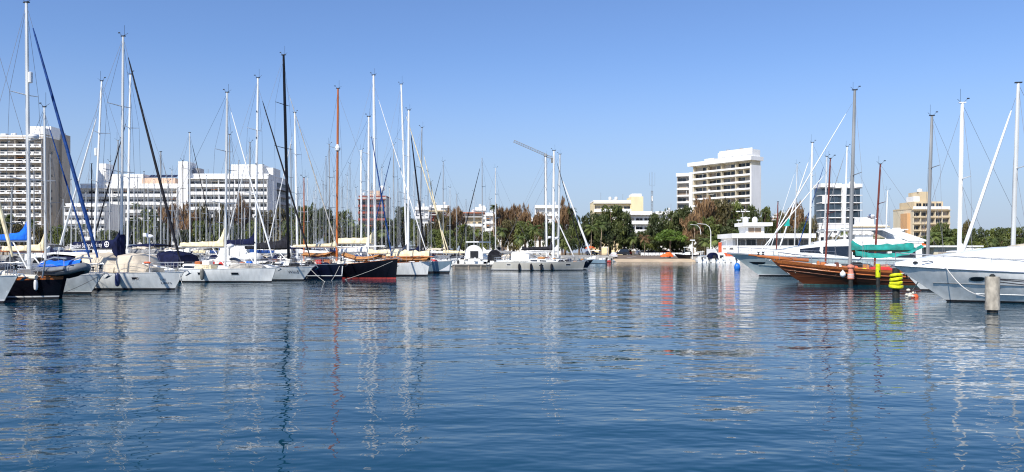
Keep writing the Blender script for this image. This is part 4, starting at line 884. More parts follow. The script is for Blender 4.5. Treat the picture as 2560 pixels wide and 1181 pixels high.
def buoy(label, px, py, D, r, m, sc=(1, 1, 1.1)):
    o = thing('buoy', label, 'buoy', (X(px, D), D, Z(py, D))); MB().ell((0, 0, 0), (r * sc[0], r * sc[1], r * sc[2]), m, 14, 10).build('float', o); MB().lathe([(.03, 0), (.06, .02), (.06, .1), (.02, .12)], (0, 0, r * sc[2] - .03), 'rope_white', 8).build('eye', o)
buoy('round white buoy hung beside the salmon orange pile', 2107, 686, 56.6, .2, 'plastic_white')
buoy('red buoy floating under the white motor yacht bow', 2287, 744, 42.6, .19, 'orange')
buoy('blue buoy afloat left of the grey green bow', 1843, 669, 112, .55, 'fender_blue', (.8, .8, 1.15))
fl = MB(); rr = random.Random(8)
for i in range(9): fl.ell((rr.uniform(-.16, .16), rr.uniform(-.15, .15), rr.uniform(0, .42)), (.11, .09, .08), 'rope_white', 7, 5)
tag(fl.build('rope_bundle', None, (X(2275, 42.2), 42.2, 0)), 'knotted bundle of white rope floating beside the red buoy', 'rope')
rope('white mooring rope from the motor yacht bow down to the red buoy', wpos(m1, 12.1, .75, 1.72), (X(2280, 42.4), 42.4, .35), .02, .028)
rope('long white mooring rope sagging from the motor yacht bow to the grey pile', wpos(m1, 11.4, 1.0, 1.72), (X(2470, 31.9), 31.9, .62), .35, .025)
for i, (dz_, sg) in enumerate(((1.36, .05), (1.33, .16), (1.25, .30))):
    rope('black mooring rope from the grey pile to the motor yacht side, %s of three' % ('topmost', 'middle', 'lowest')[i], (X(2484, 31.8), 31.7, dz_), wpos(m1, 3.2 - i * .8, 2.1, 1.0), sg, .022, 'rope_dark')
rope('white mooring rope looping between the two gulet bows', wpos(g2, 13.6, .2, 1.6), wpos(g1, 14.6, .3, .9), .5, .022)

tag(MB().add([(X(1973, 93), 93, Z(545, 93)), (X(1975, 93), 93.1, Z(565, 93)), (X(1960, 93), 93.1, Z(566, 93)), (X(1973, 93), 93.03, Z(545, 93)), (X(1975, 93), 93.13, Z(565, 93)), (X(1960, 93), 93.13, Z(566, 93))], [(0, 1, 2), (3, 5, 4), (0, 3, 4, 1), (1, 4, 5, 2), (2, 5, 3, 0)], 'flag_teal').build('flag'), 'small teal pennant on the white headsail above the restaurant', 'flag')
# ------------------------------------------------------------------ pontoons
def pontoon(label, p0, p1, w, z=.62, pl='wood_grey', posts=6):
    a, b = Vector((*p0, 0)), Vector((*p1, 0)); d = b - a; L = d.length; ang = math.atan2(d.y, d.x)
    o = thing('pontoon', label, 'pontoon', a, ang)
    MB().bb((0, -w / 2, z - .16), (L, w / 2, z), 'concrete').build('walkway', o); MB().bb((0, -w / 2 + .15, -.4), (L, w / 2 - .15, z - .163), 'concrete_dark').build('float', o)
    for i in range(posts):
        x = lerp(1.2, L - .6, i / max(1, posts - 1)); MB().lathe([(.12, -2), (.12, 1.5), (.03, 1.6)], (x, (w / 2 + .1) * (1 if i % 2 else -1), 0), 'pile_black', 8).build('post', o)
    return o
bl = lambda D, off: (-24.5 + (D - 39) * .3365 + off * .948, D - off * .319)
pontoon('long concrete pontoon behind the front row of yachts', bl(36, -15.2), bl(112, -15.2), 2.2, posts=10)
pontoon('second concrete pontoon farther left among the rear yachts', bl(95, -50), bl(185, -50), 2.2, posts=10)
dk = pontoon('wooden dock with a swim ladder between slate yacht and silver yacht', (X(1133, 118), 118, ), (X(1257, 118), 118), 4.0, .72, posts=0)
ld = MB()
for x in (.0, .42): ld.path([(x, -2.05, -.3), (x, -2.05, 1.0), (x, -1.8, 1.05)], .025, 'steel', 5)
for q in range(4): ld.path([(0, -2.05, -.1 + q * .24), (.42, -2.05, -.1 + q * .24)], .02, 'steel', 4)
lo_ = ld.build('ladder', dk, (5.0, 0, 0))
for x in (.3, 2.4, 4.2, 7.1): MB().lathe([(.16, -2), (.16, .55)], (x, -1.8, 0), 'wood_grey', 8).build('leg', dk)
# ------------------------------------------------------------------ buildings
WC = {}
def window(root, x, y, z, w, h, rz=0., frame='wall_white', name='window'):
    """shared window mesh, glass set behind a proud frame; (x, y, z) is the lower left corner on the facade"""
    k = (round(w, 2), round(h, 2), frame)
    if k not in WC:
        mb = MB(); mb.bb((0, -.02, 0), (w, .06, h), 'window_glass'); t = .09
        for a, b in (((-t, -t), (0, h + t)), ((w, -t), (w + t, h + t)), ((0, -t), (w, 0)), ((0, h), (w, h + t))): mb.bb((a[0], -.07, a[1]), (b[0], .05, b[1]), frame)
        if w > 1.4: mb.bb((w * .5 - .04, -.05, 0), (w * .5 + .04, .0, h), frame)
        o = mb.build(name, root, (x, y, z), rz, smooth=0); WC[k] = o.data; return o
    return share(WC[k], name, root, (x, y, z), rz)
GZ = 1.6
def building(label, px0, px1, D, ytop, depth, wall='wall_white', floors=0, bays=1, z0=GZ, fh=None, rec=1.4, par='wall_white', fin=True, side=None, holes=False, win=(.78, 2.0), group=None, rz=0., W=None, parh=1.0, nfloor_from=0, roofpar=.8, name='apartment_building', back=None, cat='building'):
    x0 = X(px0, D); w = W or X(px1, D) - x0; zt = Z(ytop, D)
    root = thing(name, label, cat, (x0, D, 0), R(rz), group)
    P = lambda nm, mb, sm=0: mb.build(nm, root, smooth=sm)
    P('wall', MB().bb((0, rec + .0, z0), (w, depth, zt), wall))
    fh = fh or (zt - roofpar - z0 - 1) / max(1, floors)
    info = dict(root=root, P=P, w=w, zt=zt, fh=fh, x0=x0, D=D, depth=depth)
    for f in range(nfloor_from, floors):
        zf = zt - roofpar - (floors - f) * fh
        if rec > .2:
            mb = MB(); mb.bb((-.02, 0, zf - .18), (w + .02, rec - .003, zf + .04), par)
            if parh:
                if holes:
                    n = bays; mb.bb((0, .0, zf + .043), (w, .16, zf + .34), par); mb.bb((0, .0, zf + .86), (w, .16, zf + 1.1), par)
                    for i in range(n + 1): xx = min(w - .9, max(0, w / n * i - .45)); mb.bb((xx, .003, zf + .343), (xx + .9, .157, zf + .857), par)
                else: mb.bb((0, .0, zf + .043), (w, .14, zf + parh), par)
            P('balcony', mb)
            if f == floors - 1: P('roof_slab', MB().bb((-.25, -.25, zt - roofpar), (w + .25, rec - .004, zt - roofpar + .25), par))
        bw = w / bays
        for i in range(bays):
            if rec > .9:
                k_ = rnd.random()
                if k_ < .10: P('awning', MB().add([(bw * i + .3, rec - .02, zf + fh - .75), (bw * (i + 1) - .3, rec - .02, zf + fh - .75), (bw * (i + 1) - .3, rec * .25, zf + fh - 1.15), (bw * i + .3, rec * .25, zf + fh - 1.15)], [(0, 1, 2, 3)], rnd.choice(['canvas_beige', 'canvas_white', 'canvas_brown', 'canvas_stone'])))
                elif k_ < .2: P('balcony_furniture', MB().bb((bw * i + .5, .5, zf + .045), (bw * i + 1.3, 1.0, zf + rnd.uniform(.7, 1.3)), rnd.choice(['plastic_white', 'canvas_stone', 'wood_grey', 'canvas_brown'])))
                elif k_ < .28: P('air_conditioner', MB().bb((bw * i + .05, rec - .38, zf + fh - 1.0), (bw * i + .75, rec - .003, zf + fh - .5), 'plastic_white'))
                elif k_ < .36: P('privacy_screen', MB().bb((bw * i - .06, .2, zf + .045), (bw * i + .06, rec - .005, zf + fh - .6), rnd.choice(['wall_white', 'wall_pale', 'canvas_stone'])))
        for i in range(bays): window(root, bw * i + bw * (1 - win[0]) / 2, rec, zf + (.06 if rec > .2 else .85), bw * win[0], min(win[1], fh - .6), 0, wall)
    if fin and rec > .2 and floors:
        for i in range(fin if isinstance(fin, int) and fin > 1 else 2):
            n = (fin if isinstance(fin, int) and fin > 1 else 2) - 1; xx = (w - .25) * i / n; P('party_wall', MB().bb((xx, .2, zt - roofpar - (floors - nfloor_from) * fh), (xx + .25, rec - .006, zt - roofpar - .003), wall))
    P('parapet', MB().bb((-.1, rec - .1, zt + .002), (w + .1, rec + .2, zt + .55), par).bb((w - .2, rec + .203, zt + .002), (w + .1, depth, zt + .55), par).bb((-.1, rec + .203, zt + .002), (.2, depth, zt + .55), par))
    if side:
        sd, cols, sw, sh, f0 = side
        for f in range(f0, floors):
            zf = zt - roofpar - (floors - f) * fh
            for c in range(cols):
                yy = rec + 2 + (depth - rec - 4) * (c + .5) / cols
                if sd > 0: window(root, w, yy - sw / 2, zf + .9, sw, sh, R(90), wall)
                else: window(root, 0, yy + sw / 2, zf + .9, sw, sh, R(-90), wall)
    return info
def add_block(b, nm, x0, x1, y0, y1, z0, z1, m): return b['P'](nm, MB().bb((x0, y0, z0), (x1, y1, z1), m))
def roof_kit(b, n, seed, m='wall_white', lo=.1, hi=.9):
    r = random.Random(seed)
    for i in range(n):
        x = b['w'] * r.uniform(lo, hi); y = r.uniform(2.5, b['depth'] * .6); s = r.uniform(.8, 2.2); h = r.uniform(.6, 1.7); zt = b['zt']
        k = r.random()
        if k < .45: b['P']('roof_cabinet', MB().bb((x, y, zt + .0), (x + s, y + s, zt + h + .4), m))
        elif k < .75:
            b['P']('water_tank', MB().lathe([(.55, .9), (.6, 1.0), (.6, 2.0), (.3, 2.15)], (x, y, zt), 'plastic_white', 10).bb((x - .5, y - .5, zt), (x + .5, y + .5, zt + .9), 'steel'), 30)
        else: b['P']('roof_antenna', MB().path([(x, y, zt), (x, y, zt + r.uniform(2, 4))], .06, 'wire', 4))
# far left apartment tower
t = building('tall beige apartment tower with white pierced balconies at the left edge', -30, 103, 306, 340, 18.3, 'wall_beige', 15, 6, fh=2.98, holes=True, rec=1.8, par='wall_bright', nfloor_from=2, side=(1, 2, .9, 1.0, 5), roofpar=1.2, name='apartment_tower', fin=3)
add_block(t, 'roof_block', t['w'] - 8, t['w'] + .3, 6, 14, t['zt'] + .55, t['zt'] + 4.6, 'wall_bright'); add_block(t, 'sign_board', t['w'] - 2.4, t['w'] + .36, 2.0, 16.2, t['zt'] + .9, t['zt'] + 3.3, 'wall_bright')
add_block(t, 'stair_tower', t['w'] + .003, t['w'] + .9, 12.5, 18.6, GZ, t['zt'] + 2.6, 'wall_beige')
for yy in (4.4, 11.9): add_block(t, 'dark_joint', t['w'] + .002, t['w'] + .03, yy, yy + .3, GZ, t['zt'] - 6, 'plastic_black')  # two black vertical strips on the side wall
roof_kit(t, 5, 3)
# long white hotel
ha = building('long low white hotel with ribbon balconies between beige tower and stepped roof hotel', 196, 442, 330, 462, 26, 'wall_white', 8, 12, fh=3.3, rec=1.6, par='wall_bright', parh=1.15, nfloor_from=1, roofpar=1.6, name='hotel', fin=4, win=(.9, 2.1))
add_block(ha, 'penthouse', 6, 24, 6, 18, ha['zt'] + .55, ha['zt'] + 5.0, 'wall_bright'); add_block(ha, 'lift_tower', 5.5, 9.4, 4, 11, GZ + 20, ha['zt'] + 9.2, 'wall_bright'); add_block(ha, 'roof_terrace', 24.02, 38, 5, 15, ha['zt'] + .55, ha['zt'] + 3.2, 'wall_peach')
for i in range(5): ha['P']('solar_panel', MB().box((27 + i * 2.4, 8, ha['zt'] + 4.3), (2.1, 2.4, .1), 'solar_panel', rx=.5))
pod = building('white low annex with arched bays in front of the long low hotel', 160, 262, 300, 512, 16, 'wall_bright', 4, 7, rec=1.2, fh=3.1, par='wall_bright', name='hotel_annex', parh=1.1)
# white hotel with stair tower
hb = building('white hotel with stepped roof blocks, five balcony ribbons and shaded grey end wall', 463, 668, 315, 437, 29, 'wall_bright', 9, 10, fh=3.02, rec=1.7, par='wall_bright', parh=1.05, nfloor_from=3, roofpar=1.7, name='hotel', fin=6, win=(.92, 2.1))
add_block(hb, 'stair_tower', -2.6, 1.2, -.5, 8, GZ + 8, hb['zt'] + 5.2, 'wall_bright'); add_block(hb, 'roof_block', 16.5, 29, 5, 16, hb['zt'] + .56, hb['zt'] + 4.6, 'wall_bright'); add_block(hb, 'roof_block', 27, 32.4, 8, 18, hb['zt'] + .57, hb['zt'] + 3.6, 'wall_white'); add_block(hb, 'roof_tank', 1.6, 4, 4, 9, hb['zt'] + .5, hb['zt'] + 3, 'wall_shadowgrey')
for f in range(4, 9):
    zf = hb['zt'] - 1.7 - (9 - f) * 3.02
    hb['P']('side_balcony', MB().bb((hb['w'] + .003, 13, zf - .15), (hb['w'] + 1.3, 28.5, zf + 1.0), 'wall_shadowgrey')); hb['P']('side_opening', MB().bb((hb['w'] + .004, 13.2, zf + 1.0), (hb['w'] + .1, 28.3, zf + 2.75), 'plastic_black'))  # end face's shade put into grey balcony fronts and black opening strips
roof_kit(hb, 7, 5, 'wall_white')
# rust balconies
rb = building('mid rise block with rust red balcony fronts behind the white masts', 895, 963, 345, 492, 15, 'wall_greybeige', 9, 3, fh=2.95, rec=1.6, par='wall_rust', parh=.75, nfloor_from=4, side=(1, 2, 1.2, 1.3, 4), roofpar=1.3); roof_kit(rb, 4, 9); add_block(rb, 'lift_block', 4, 8.5, 5, 11, rb['zt'], rb['zt'] + 3, 'wall_peach')
rb['P']('satellite_dish', MB().ell((10, 3, rb['zt'] + 3.8), (1.3, .6, 1.3), 'plastic_white', 12, 6)); rb['P']('dish_post', MB().path([(10, 3.4, rb['zt']), (10, 3.3, rb['zt'] + 3.6)], .12, 'steel', 5))
# yellow and white blocks at the centre
yb = building('low cream white block with a yellow roof tower above the big green tree', 1485, 1578, 310, 504, 16, 'wall_cream', 6, 5, fh=3.1, rec=1.3, par='wall_bright', parh=1.0, nfloor_from=3); add_block(yb, 'yellow_tower', yb['w'] + .01, yb['w'] + 4.6, -.6, 12, GZ, yb['zt'] + 1.9, 'wall_cream'); add_block(yb, 'roof_rail', yb['w'] + .4, yb['w'] + 4.2, 1, 9, yb['zt'] + 1.9, yb['zt'] + 3.1, 'wall_white'); roof_kit(yb, 5, 2)
wb = building('white three storey house with wide eaves between the two big dark trees', 1568, 1632, 288, 532, 12, 'wall_bright', 4, 3, fh=3.2, rec=1.8, par='wall_bright', parh=1.1, name='white_house')
# tall hotel on the right, turned towards the left
D0 = 352; x0 = X(1730, D0)
rh = building('tallest white hotel on the right, turned at an angle with long balcony ribbons', 1732, 1893, D0, 411, 6.5, 'wall_pale', 14, 8, fh=2.93, rec=1.9, par='wall_bright', parh=.55, nfloor_from=4, roofpar=1.1, rz=-53.5, W=30.6, name='tower_hotel', fin=5, win=(.9, 2.15))
w_ = rh['w']; zt = rh['zt']
add_block(rh, 'end_fin', w_ + .003, w_ + .7, -.5, 6.0, GZ, zt - 3.0, 'wall_bright'); add_block(rh, 'end_fin', -1.7, -.003, -.6, 6, GZ, zt - 3.6, 'wall_bright'); add_block(rh, 'roof_canopy', -2.2, w_ + 1.0, -1.0, 7.2, zt - 1.0, zt + .65, 'wall_bright')
add_block(rh, 'roof_block', 13, w_ + .2, 1.0, 6, zt + .66, zt + 3.6, 'wall_bright'); add_block(rh, 'roof_block', 5.6, 10.5, 1.2, 6, zt + .66, zt + 1.8, 'wall_white'); add_block(rh, 'roof_sign', 14, w_ + .3, .7, .96, zt + 1.6, zt + 4.2, 'wall_bright')
add_block(rh, 'plinth', -2, w_ + .8, -.7, 6.7, GZ, zt - 29.5, 'wall_bright'); add_block(rh, 'blue_sign_panel', w_ - 5, w_ + 1.5, -.8, -.72, GZ + 8.0, zt - 30, 'blue_panel')
for i in range(2): rh['P']('chimney', MB().lathe([(.5, 0), (.5, 1.0), (.8, 1.05), (.8, 1.4)], (16 + i * 7, 4, zt + 3.6), 'wall_shadowgrey', 8))
lw = building('lower wing of the tall angled hotel with stacked white balconies', 1692, 1730, 366, 437, 11, 'wall_greybeige', 11, 2, fh=3.05, rec=1.6, par='wall_bright', parh=.6, nfloor_from=3, rz=-22, W=8.6, name='hotel_wing', win=(.8, 2.1)); add_block(lw, 'roof_band', -.3, 8.9, -.4, 9, lw['zt'] - .9, lw['zt'] + .56, 'wall_bright')
# glass tower
gt = building('slim glass fronted tower with white curved floor slabs behind the gulet masts', 2056, 2152, 335, 468, 9, 'tower_glass', 0, 1, rec=.8, roofpar=.8, name='glass_tower'); zt = gt['zt']; w_ = gt['w']
for f in range(8):
    z = zt - 3.15 * f - .3
    gt['P']('floor_slab', MB().loft([[(x, .8 - d - e, z) for x, d in ((-.6, .1), (w_ * .2, .5), (w_ * .45, 1.3), (w_ * .55, .4), (w_ * .72, 1.3), (w_ * 1.05, .6))] + [(w_ * 1.05, 5, z), (-.6, 5, z)] for z, e in ((z - .17, 0), (z + .17, .0))], 'wall_bright'), 30)
    for i, (a, b_) in enumerate(((.30, .5), (.62, .82), (.84, .98))):
        add_block(gt, 'window', w_ * a, w_ * b_, .4, .795, z - 2.85, z - .25, 'tower_glass')
add_block(gt, 'roof_band', -.8, w_ * .5, -.3, 8, zt - .06, zt + 1.5, 'wall_bright'); add_block(gt, 'roof_band', w_ * .58, w_ + .6, -.3, 8, zt - .05, zt + 1.4, 'wall_bright'); add_block(gt, 'core_wall', w_ * .5 + .01, w_ * .58, -1.0, 8, GZ, zt + .6, 'wall_bright'); add_block(gt, 'side_panel', .2, w_ * .19, .5, .79, zt - 7, zt - 3.6, 'wall_bright'); add_block(gt, 'side_panel', w_ * .62, w_ * .72, .45, .79, zt - 13.2, zt - 7.3, 'wall_bright')
gt['P']('roof_dome', MB().ell((w_ * .85, 3, zt + 1.4), (1.4, 1.4, 1.6), 'plastic_white', 12, 6))
# white low building with tanks
wl = building('plain white flat roofed hall with a raised roof block right of the glass tower', 2128, 2218, 285, 566, 14, 'wall_bright', 2, 6, rec=0., parh=0, name='flat_roofed_hall', win=(.5, 1.2)); add_block(wl, 'roof_block', 5, 9.4, 3, 9, wl['zt'], wl['zt'] + 3.3, 'wall_bright'); add_block(wl, 'eaves', -.6, wl['w'] + .6, -.9, .0, wl['zt'] - .4, wl['zt'] + .1, 'wall_pale')
# tan stepped building
tb = building('tan apartment block with stepped top and square framed balconies', 2284, 2376, 300, 523, 16, 'wall_pale', 8, 5, fh=2.55, rec=1.3, par='wall_tan', parh=.4, nfloor_from=1, roofpar=.5, fin=6, win=(.86, 1.75), side=(-1, 1, .5, .9, 3)); zt = tb['zt']
add_block(tb, 'upper_storey', 1.5, 12.4, 2.4, 14, zt + .0, zt + 3.0, 'wall_tan'); add_block(tb, 'roof_storey', 4.0, 7.4, 3.5, 12, zt + 3.0, zt + 6.8, 'wall_tan'); add_block(tb, 'roof_house', 1.7, 4.0, 3.4, 9, zt + 3.0, zt + 5.0, 'wall_bright'); add_block(tb, 'terrace_rail', 0, tb['w'], .2, .35, zt + .0, zt + 1.0, 'wall_bright')
for i in range(4): window(tb['root'], 2.2 + i * 2.5, 2.38, zt + .5, 1.9, 1.8, 0, 'wall_tan')
add_block(tb, 'side_wing', -1.3, -.002, 2.5, 7.5, GZ, zt - 1.5, 'wall_ochre'); tb['P']('water_tank', MB().lathe([(1.0, 0), (1.0, 1.0), (.2, 1.3)], (4.6, 4.5, zt + 6.8), 'plastic_white', 10), 30)
# white terrace restaurant on the right quay
rs = building('white two level terrace restaurant with glass fronted upper floor on the quay', 1838, 2030, 204, 590, 14, 'wall_bright', 0, 1, rec=2.2, roofpar=.5, name='restaurant', z0=1.3); zt = rs['zt']; w_ = rs['w']
add_block(rs, 'roof_slab', -1.2, w_ + .5, -1.4, 13, zt - .55, zt + .58, 'wall_bright'); add_block(rs, 'terrace_wall', -4.5, w_, -.6, -.3, 1.3, 4.2, 'wall_bright'); add_block(rs, 'terrace_floor', -4.4, w_, -.299, 2.19, 3.2, 3.4, 'concrete'); add_block(rs, 'lower_wall', -4.4, -.01, 2.2, 12, 1.3, 3.4, 'wall_bright')
for i in range(7): window(rs['root'], .8 + i * w_ / 7.2, 2.18, 3.9, w_ / 7.2 * .86, 1.9, 0, 'wall_greybeige')
for i in range(2): window(rs['root'], -3.4 + i * 1.8, -.62, 3.2, .9, .45, 0, 'wall_white')
add_block(rs, 'pavilion', 3.6, 8.4, 3, 9, zt + .6, zt + 2.6, 'wall_white'); add_block(rs, 'pavilion_roof', 2.6, 10.2, 1.8, 10, zt + 2.61, zt + 3.5, 'wall_bright'); window(rs['root'], 4.2, 2.97, zt + .9, 3.4, 1.3, 0, 'wall_white')
for i in range(2): rs['P']('satellite_dome', MB().ell((4.0 + i * 2.4, 4.5, zt + 4.2), (.75, .75, .9), 'plastic_white', 14, 8), 40)
for i in range(8): rs['P']('terrace_table', MB().bb((1 + i * 2.3, -.1, 4.1), (2.0 + i * 2.3, .9, 4.18), 'plastic_white').bb((1.45 + i * 2.3, .35, 3.4), (1.55 + i * 2.3, .45, 4.1), 'steel'))
rs['P']('awning_post', MB().path([(0.2, -1.2, 1.3), (.2, -1.2, zt - .55)], .1, 'alu_white', 6)); rs['P']('handrail', MB().path([(-4.2, -.45, 4.2), (-4.2, -.45, 5.0), (-2.4, -.45, 5.6), (-2.4, -.45, 4.2)], .06, 'alu_white', 5))
# small town houses
for (px0, px1, ytop, D, m, fl, by, roof, lb) in (
    (1038, 1072, 520, 330, 'wall_bright', 5, 3, None, 'small white town house at the left of the low roofs, behind the navy headsail'), (1076, 1112, 533, 300, 'wall_rust', 4, 3, 'wall_tan', 'rust brown house below the white roofs'), (1074, 1122, 516, 350, 'wall_white', 5, 4, None, 'white flat roofed town house behind the rust brown house'),
    (1150, 1206, 538, 280, 'wall_tan', 4, 4, 'roof_tile', 'tan house with tiled roof edge and white balconies left of the brown tree'), (1188, 1214, 522, 320, 'wall_bright', 5, 2, None, 'narrow white house tower behind the tan tiled house'), (1214, 1242, 535, 310, 'wall_bright', 5, 2, None, 'white house beside the tall palm'),
    (1338, 1402, 516, 330, 'wall_white', 6, 5, None, 'white apartment house behind the crane mast and brown trees'), (1240, 1332, 548, 300, 'wall_white', 3, 6, None, 'white low house row glimpsed through the brown tree tops'), (1932, 1985, 545, 262, 'wall_peach', 4, 4, None, 'peach house right of the hotel trees'),
    (2002, 2050, 578, 250, 'wall_white', 3, 3, None, 'white low house at the foot of the glass tower'), (2048, 2128, 562, 262, 'wall_bright', 3, 5, None, 'white low building under the glass tower with dark square windows'), (2214, 2262, 580, 270, 'wall_pale', 2, 4, 'wall_bright', 'pale low house between the white hall and the tan block'), (330, 400, 577, 262, 'wall_bright', 2, 5, None, 'white low house behind the black headsail on the left'), (1640, 1690, 470 + 62, 330, 'wall_white', 4, 3, None, 'small white house roof between dark trees right of the antenna')):
    b_ = building(lb, px0, px1, D, ytop, 9, m, fl, by, rec=1.0 if fl > 3 else 0., parh=.8 if fl > 3 else 0, par='wall_bright', name='town_house', win=(.55, 1.3), nfloor_from=max(0, fl - 4), group='low town houses'); roof_kit(b_, 3, int(px0))
    if roof: add_block(b_, 'roof', -.7, b_['w'] + .7, -1, 9.6, b_['zt'] + .56, b_['zt'] + .95, roof)
kh = thing('kiosk', 'small white gabled kiosk with a dark sign behind the navy sail cover', 'kiosk', (X(146, 120), 120, .6)); MB().bb((0, 0, 0), (2.4, 2, 2.2), 'wall_bright').build('wall', kh, smooth=0); MB().loft([[(-.2, y, 2.15), (1.2, y, 2.75), (2.6, y, 2.15), (2.6, y, 2.05), (-.2, y, 2.05)] for y in (-.3, 2.2)], 'wall_greybeige').build('roof', kh, smooth=0)
MB().bb((1.3, -.03, 1.1), (2.1, 0, 1.5), 'logo_dark').build('sign', kh, smooth=0)
# crane and antenna
cr = thing('tower_crane', 'grey tower crane with raised jib above the pale masts', 'crane', (X(1364, 480), 480, GZ)); zc = Z(390, 480) - GZ
def truss(p0, p1, w, n, r, m='alu_grey'):
    p0, p1 = Vector(p0), Vector(p1); d = (p1 - p0).normalized(); u = Vector((0, 1, 0)); v = d.cross(u).normalized(); mb = MB(); co = [(a * w / 2, b * w / 2) for a, b in ((-1, -1), (1, -1), (1, 1), (-1, 1))]
    pts = lambda q: [p0.lerp(p1, q) + v * a + u * b for a, b in co]
    for k in range(4): mb.path([pts(0)[k], pts(1)[k]], r, m, 4)
    for i in range(n):
        a, b = pts(i / n), pts((i + 1) / n)
        for k in range(4): mb.path([a[k], b[(k + 1) % 4]], r * .6, m, 3)
    return mb
truss((0, 0, 0), (0, 0, zc), 1.6, 16, .12).build('tower', cr); jx = X(1284, 480) - X(1364, 480); jz = Z(353, 480) - GZ
truss((0, 0, zc + .5), (jx, 0, jz), 1.2, 14, .13).build('jib', cr); truss((0, 0, zc), (4.6, 0, zc - 1.4), 1.2, 3, .14).build('counter_jib', cr); MB().bb((3.4, -.8, zc - 4.2), (4.8, .8, zc - 1.4), 'concrete_dark').build('counterweight', cr); MB().bb((-.9, -.9, zc - .6), (.9, .9, zc + 1.2), 'alu_grey').build('cab', cr); MB().path([(jx * .08, 0, zc - 1), (jx * .08, 0, zc - 3.2)], .15, 'wire', 4).build('hook', cr)
an = thing('radio_mast', 'thin lattice radio mast with aerials above the white house roofs', 'antenna', (X(1630, 330), 330, Z(535, 330))); za = Z(430, 330) - Z(535, 330)
truss((0, 0, -12), (0, 0, za * .55), .7, 12, .07).build('lattice', an); MB().path([(0, 0, za * .5), (0, 0, za)], .07, 'wire', 5).build('pole', an)
for dx in (-1.0, 1.2): MB().path([(0, 0, za * .66), (dx, 0, za * .68), (dx, 0, za * .98)], .045, 'wire', 4).build('aerial', an)
MB().bb((-.3, -.3, za * .3), (.3, .3, za * .42), 'plastic_white').build('equipment_box', an)
# ------------------------------------------------------------------ trees
def cards(centers, sizes, rs, asp=1.0, updir=None, flat=0.):
    """one small leaf-clump quad at each centre"""
    n = len(centers); nrm = rs.normal(size=(n, 3)); nrm[:, 2] += flat
    nrm /= np.linalg.norm(nrm, axis=1)[:, None]
    a = rs.normal(size=(n, 3)) if updir is None else np.tile(np.array(updir, float), (n, 1)) + rs.normal(size=(n, 3)) * .35
    a -= (a * nrm).sum(1)[:, None] * nrm; a /= np.linalg.norm(a, axis=1)[:, None] + 1e-9
    b = np.cross(nrm, a); s = sizes[:, None]
    k = rs.uniform(.55, 1.0, size=(n, 1))
    q = np.stack([centers - a * s * asp, centers + b * s * k * .6, centers + a * s * asp, centers - b * s * k * .6], 1)
    return q.reshape(-1, 3)
def card_mesh(name, V_, m):
    me = bpy.data.meshes.new(name); n = len(V_) // 4
    me.vertices.add(len(V_)); me.vertices.foreach_set('co', V_.astype(np.float32).ravel())
    me.loops.add(n * 4); me.loops.foreach_set('vertex_index', np.arange(n * 4, dtype=np.int32))
    me.polygons.add(n); me.polygons.foreach_set('loop_start', np.arange(0, n * 4, 4, dtype=np.int32))
    me.update(calc_edges=True); me.materials.append(M[m]); return me
def crown(kind, seed, m):
    rs = np.random.RandomState(seed); pts = []; sz = []
    if kind == 'round':      # unit crown: radius 1, z 0..1
        ncl = 34; rad = (.20, .36); per = 85
        for i in range(ncl):
            th = rs.uniform(0, 2 * np.pi); z = rs.uniform(.02, .95); rr = np.sqrt(max(.05, 1 - ((z - .42) / .62) ** 2)) * rs.uniform(.25, .88)
            c = np.array([rr * np.cos(th), rr * np.sin(th), z]); r_ = rs.uniform(*rad)
            d = rs.normal(size=(per, 3)); d /= np.linalg.norm(d, axis=1)[:, None]; d *= (rs.uniform(.35, 1, size=(per, 1)) ** .5) * r_; d[:, 2] *= .62
            pts.append(c + d); sz.append(rs.uniform(.045, .10, per))
        P_, S = np.concatenate(pts), np.concatenate(sz); return card_mesh('crown', cards(P_, S, rs), m)
    if kind == 'feather':    # casuarina: upright plumes
        for i in range(46):
            th = rs.uniform(0, 2 * np.pi); rr = rs.uniform(.05, .85) ** .8; z0 = rs.uniform(.0, .62) ; ln = rs.uniform(.18, .42) * (1.15 - rr * .5)
            per = 60; t = rs.uniform(0, 1, per); lean = np.array([np.cos(th), np.sin(th)]) * .25
            w = .15 * np.sin(np.pi * np.clip(t * .85 + .1, 0, 1))
            x = rr * np.cos(th) + lean[0] * t * .6 + rs.normal(size=per) * w; y = rr * np.sin(th) + lean[1] * t * .6 + rs.normal(size=per) * w; z = z0 + ln * t + .25 * (1 - rr)
            pts.append(np.stack([x, y, z], 1)); sz.append(rs.uniform(.04, .085, per))
        P_, S = np.concatenate(pts), np.concatenate(sz); return card_mesh('crown', cards(P_, S, rs, 1.5, (0, 0, 1)), m)
    if kind == 'umbrella':
        for i in range(40):
            th = rs.uniform(0, 2 * np.pi); rr = np.sqrt(rs.uniform(0, 1)) * .9; z = .35 + .55 * (1 - rr ** 2) * rs.uniform(.6, 1.05); r_ = rs.uniform(.14, .26); per = 80
            d = rs.normal(size=(per, 3)); d /= np.linalg.norm(d, axis=1)[:, None]; d *= rs.uniform(.4, 1, size=(per, 1)) * r_; d[:, 2] *= .55
            pts.append(np.array([rr * np.cos(th), rr * np.sin(th), z]) + d); sz.append(rs.uniform(.035, .075, per))
        P_, S = np.concatenate(pts), np.concatenate(sz); return card_mesh('crown', cards(P_, S, rs), m)
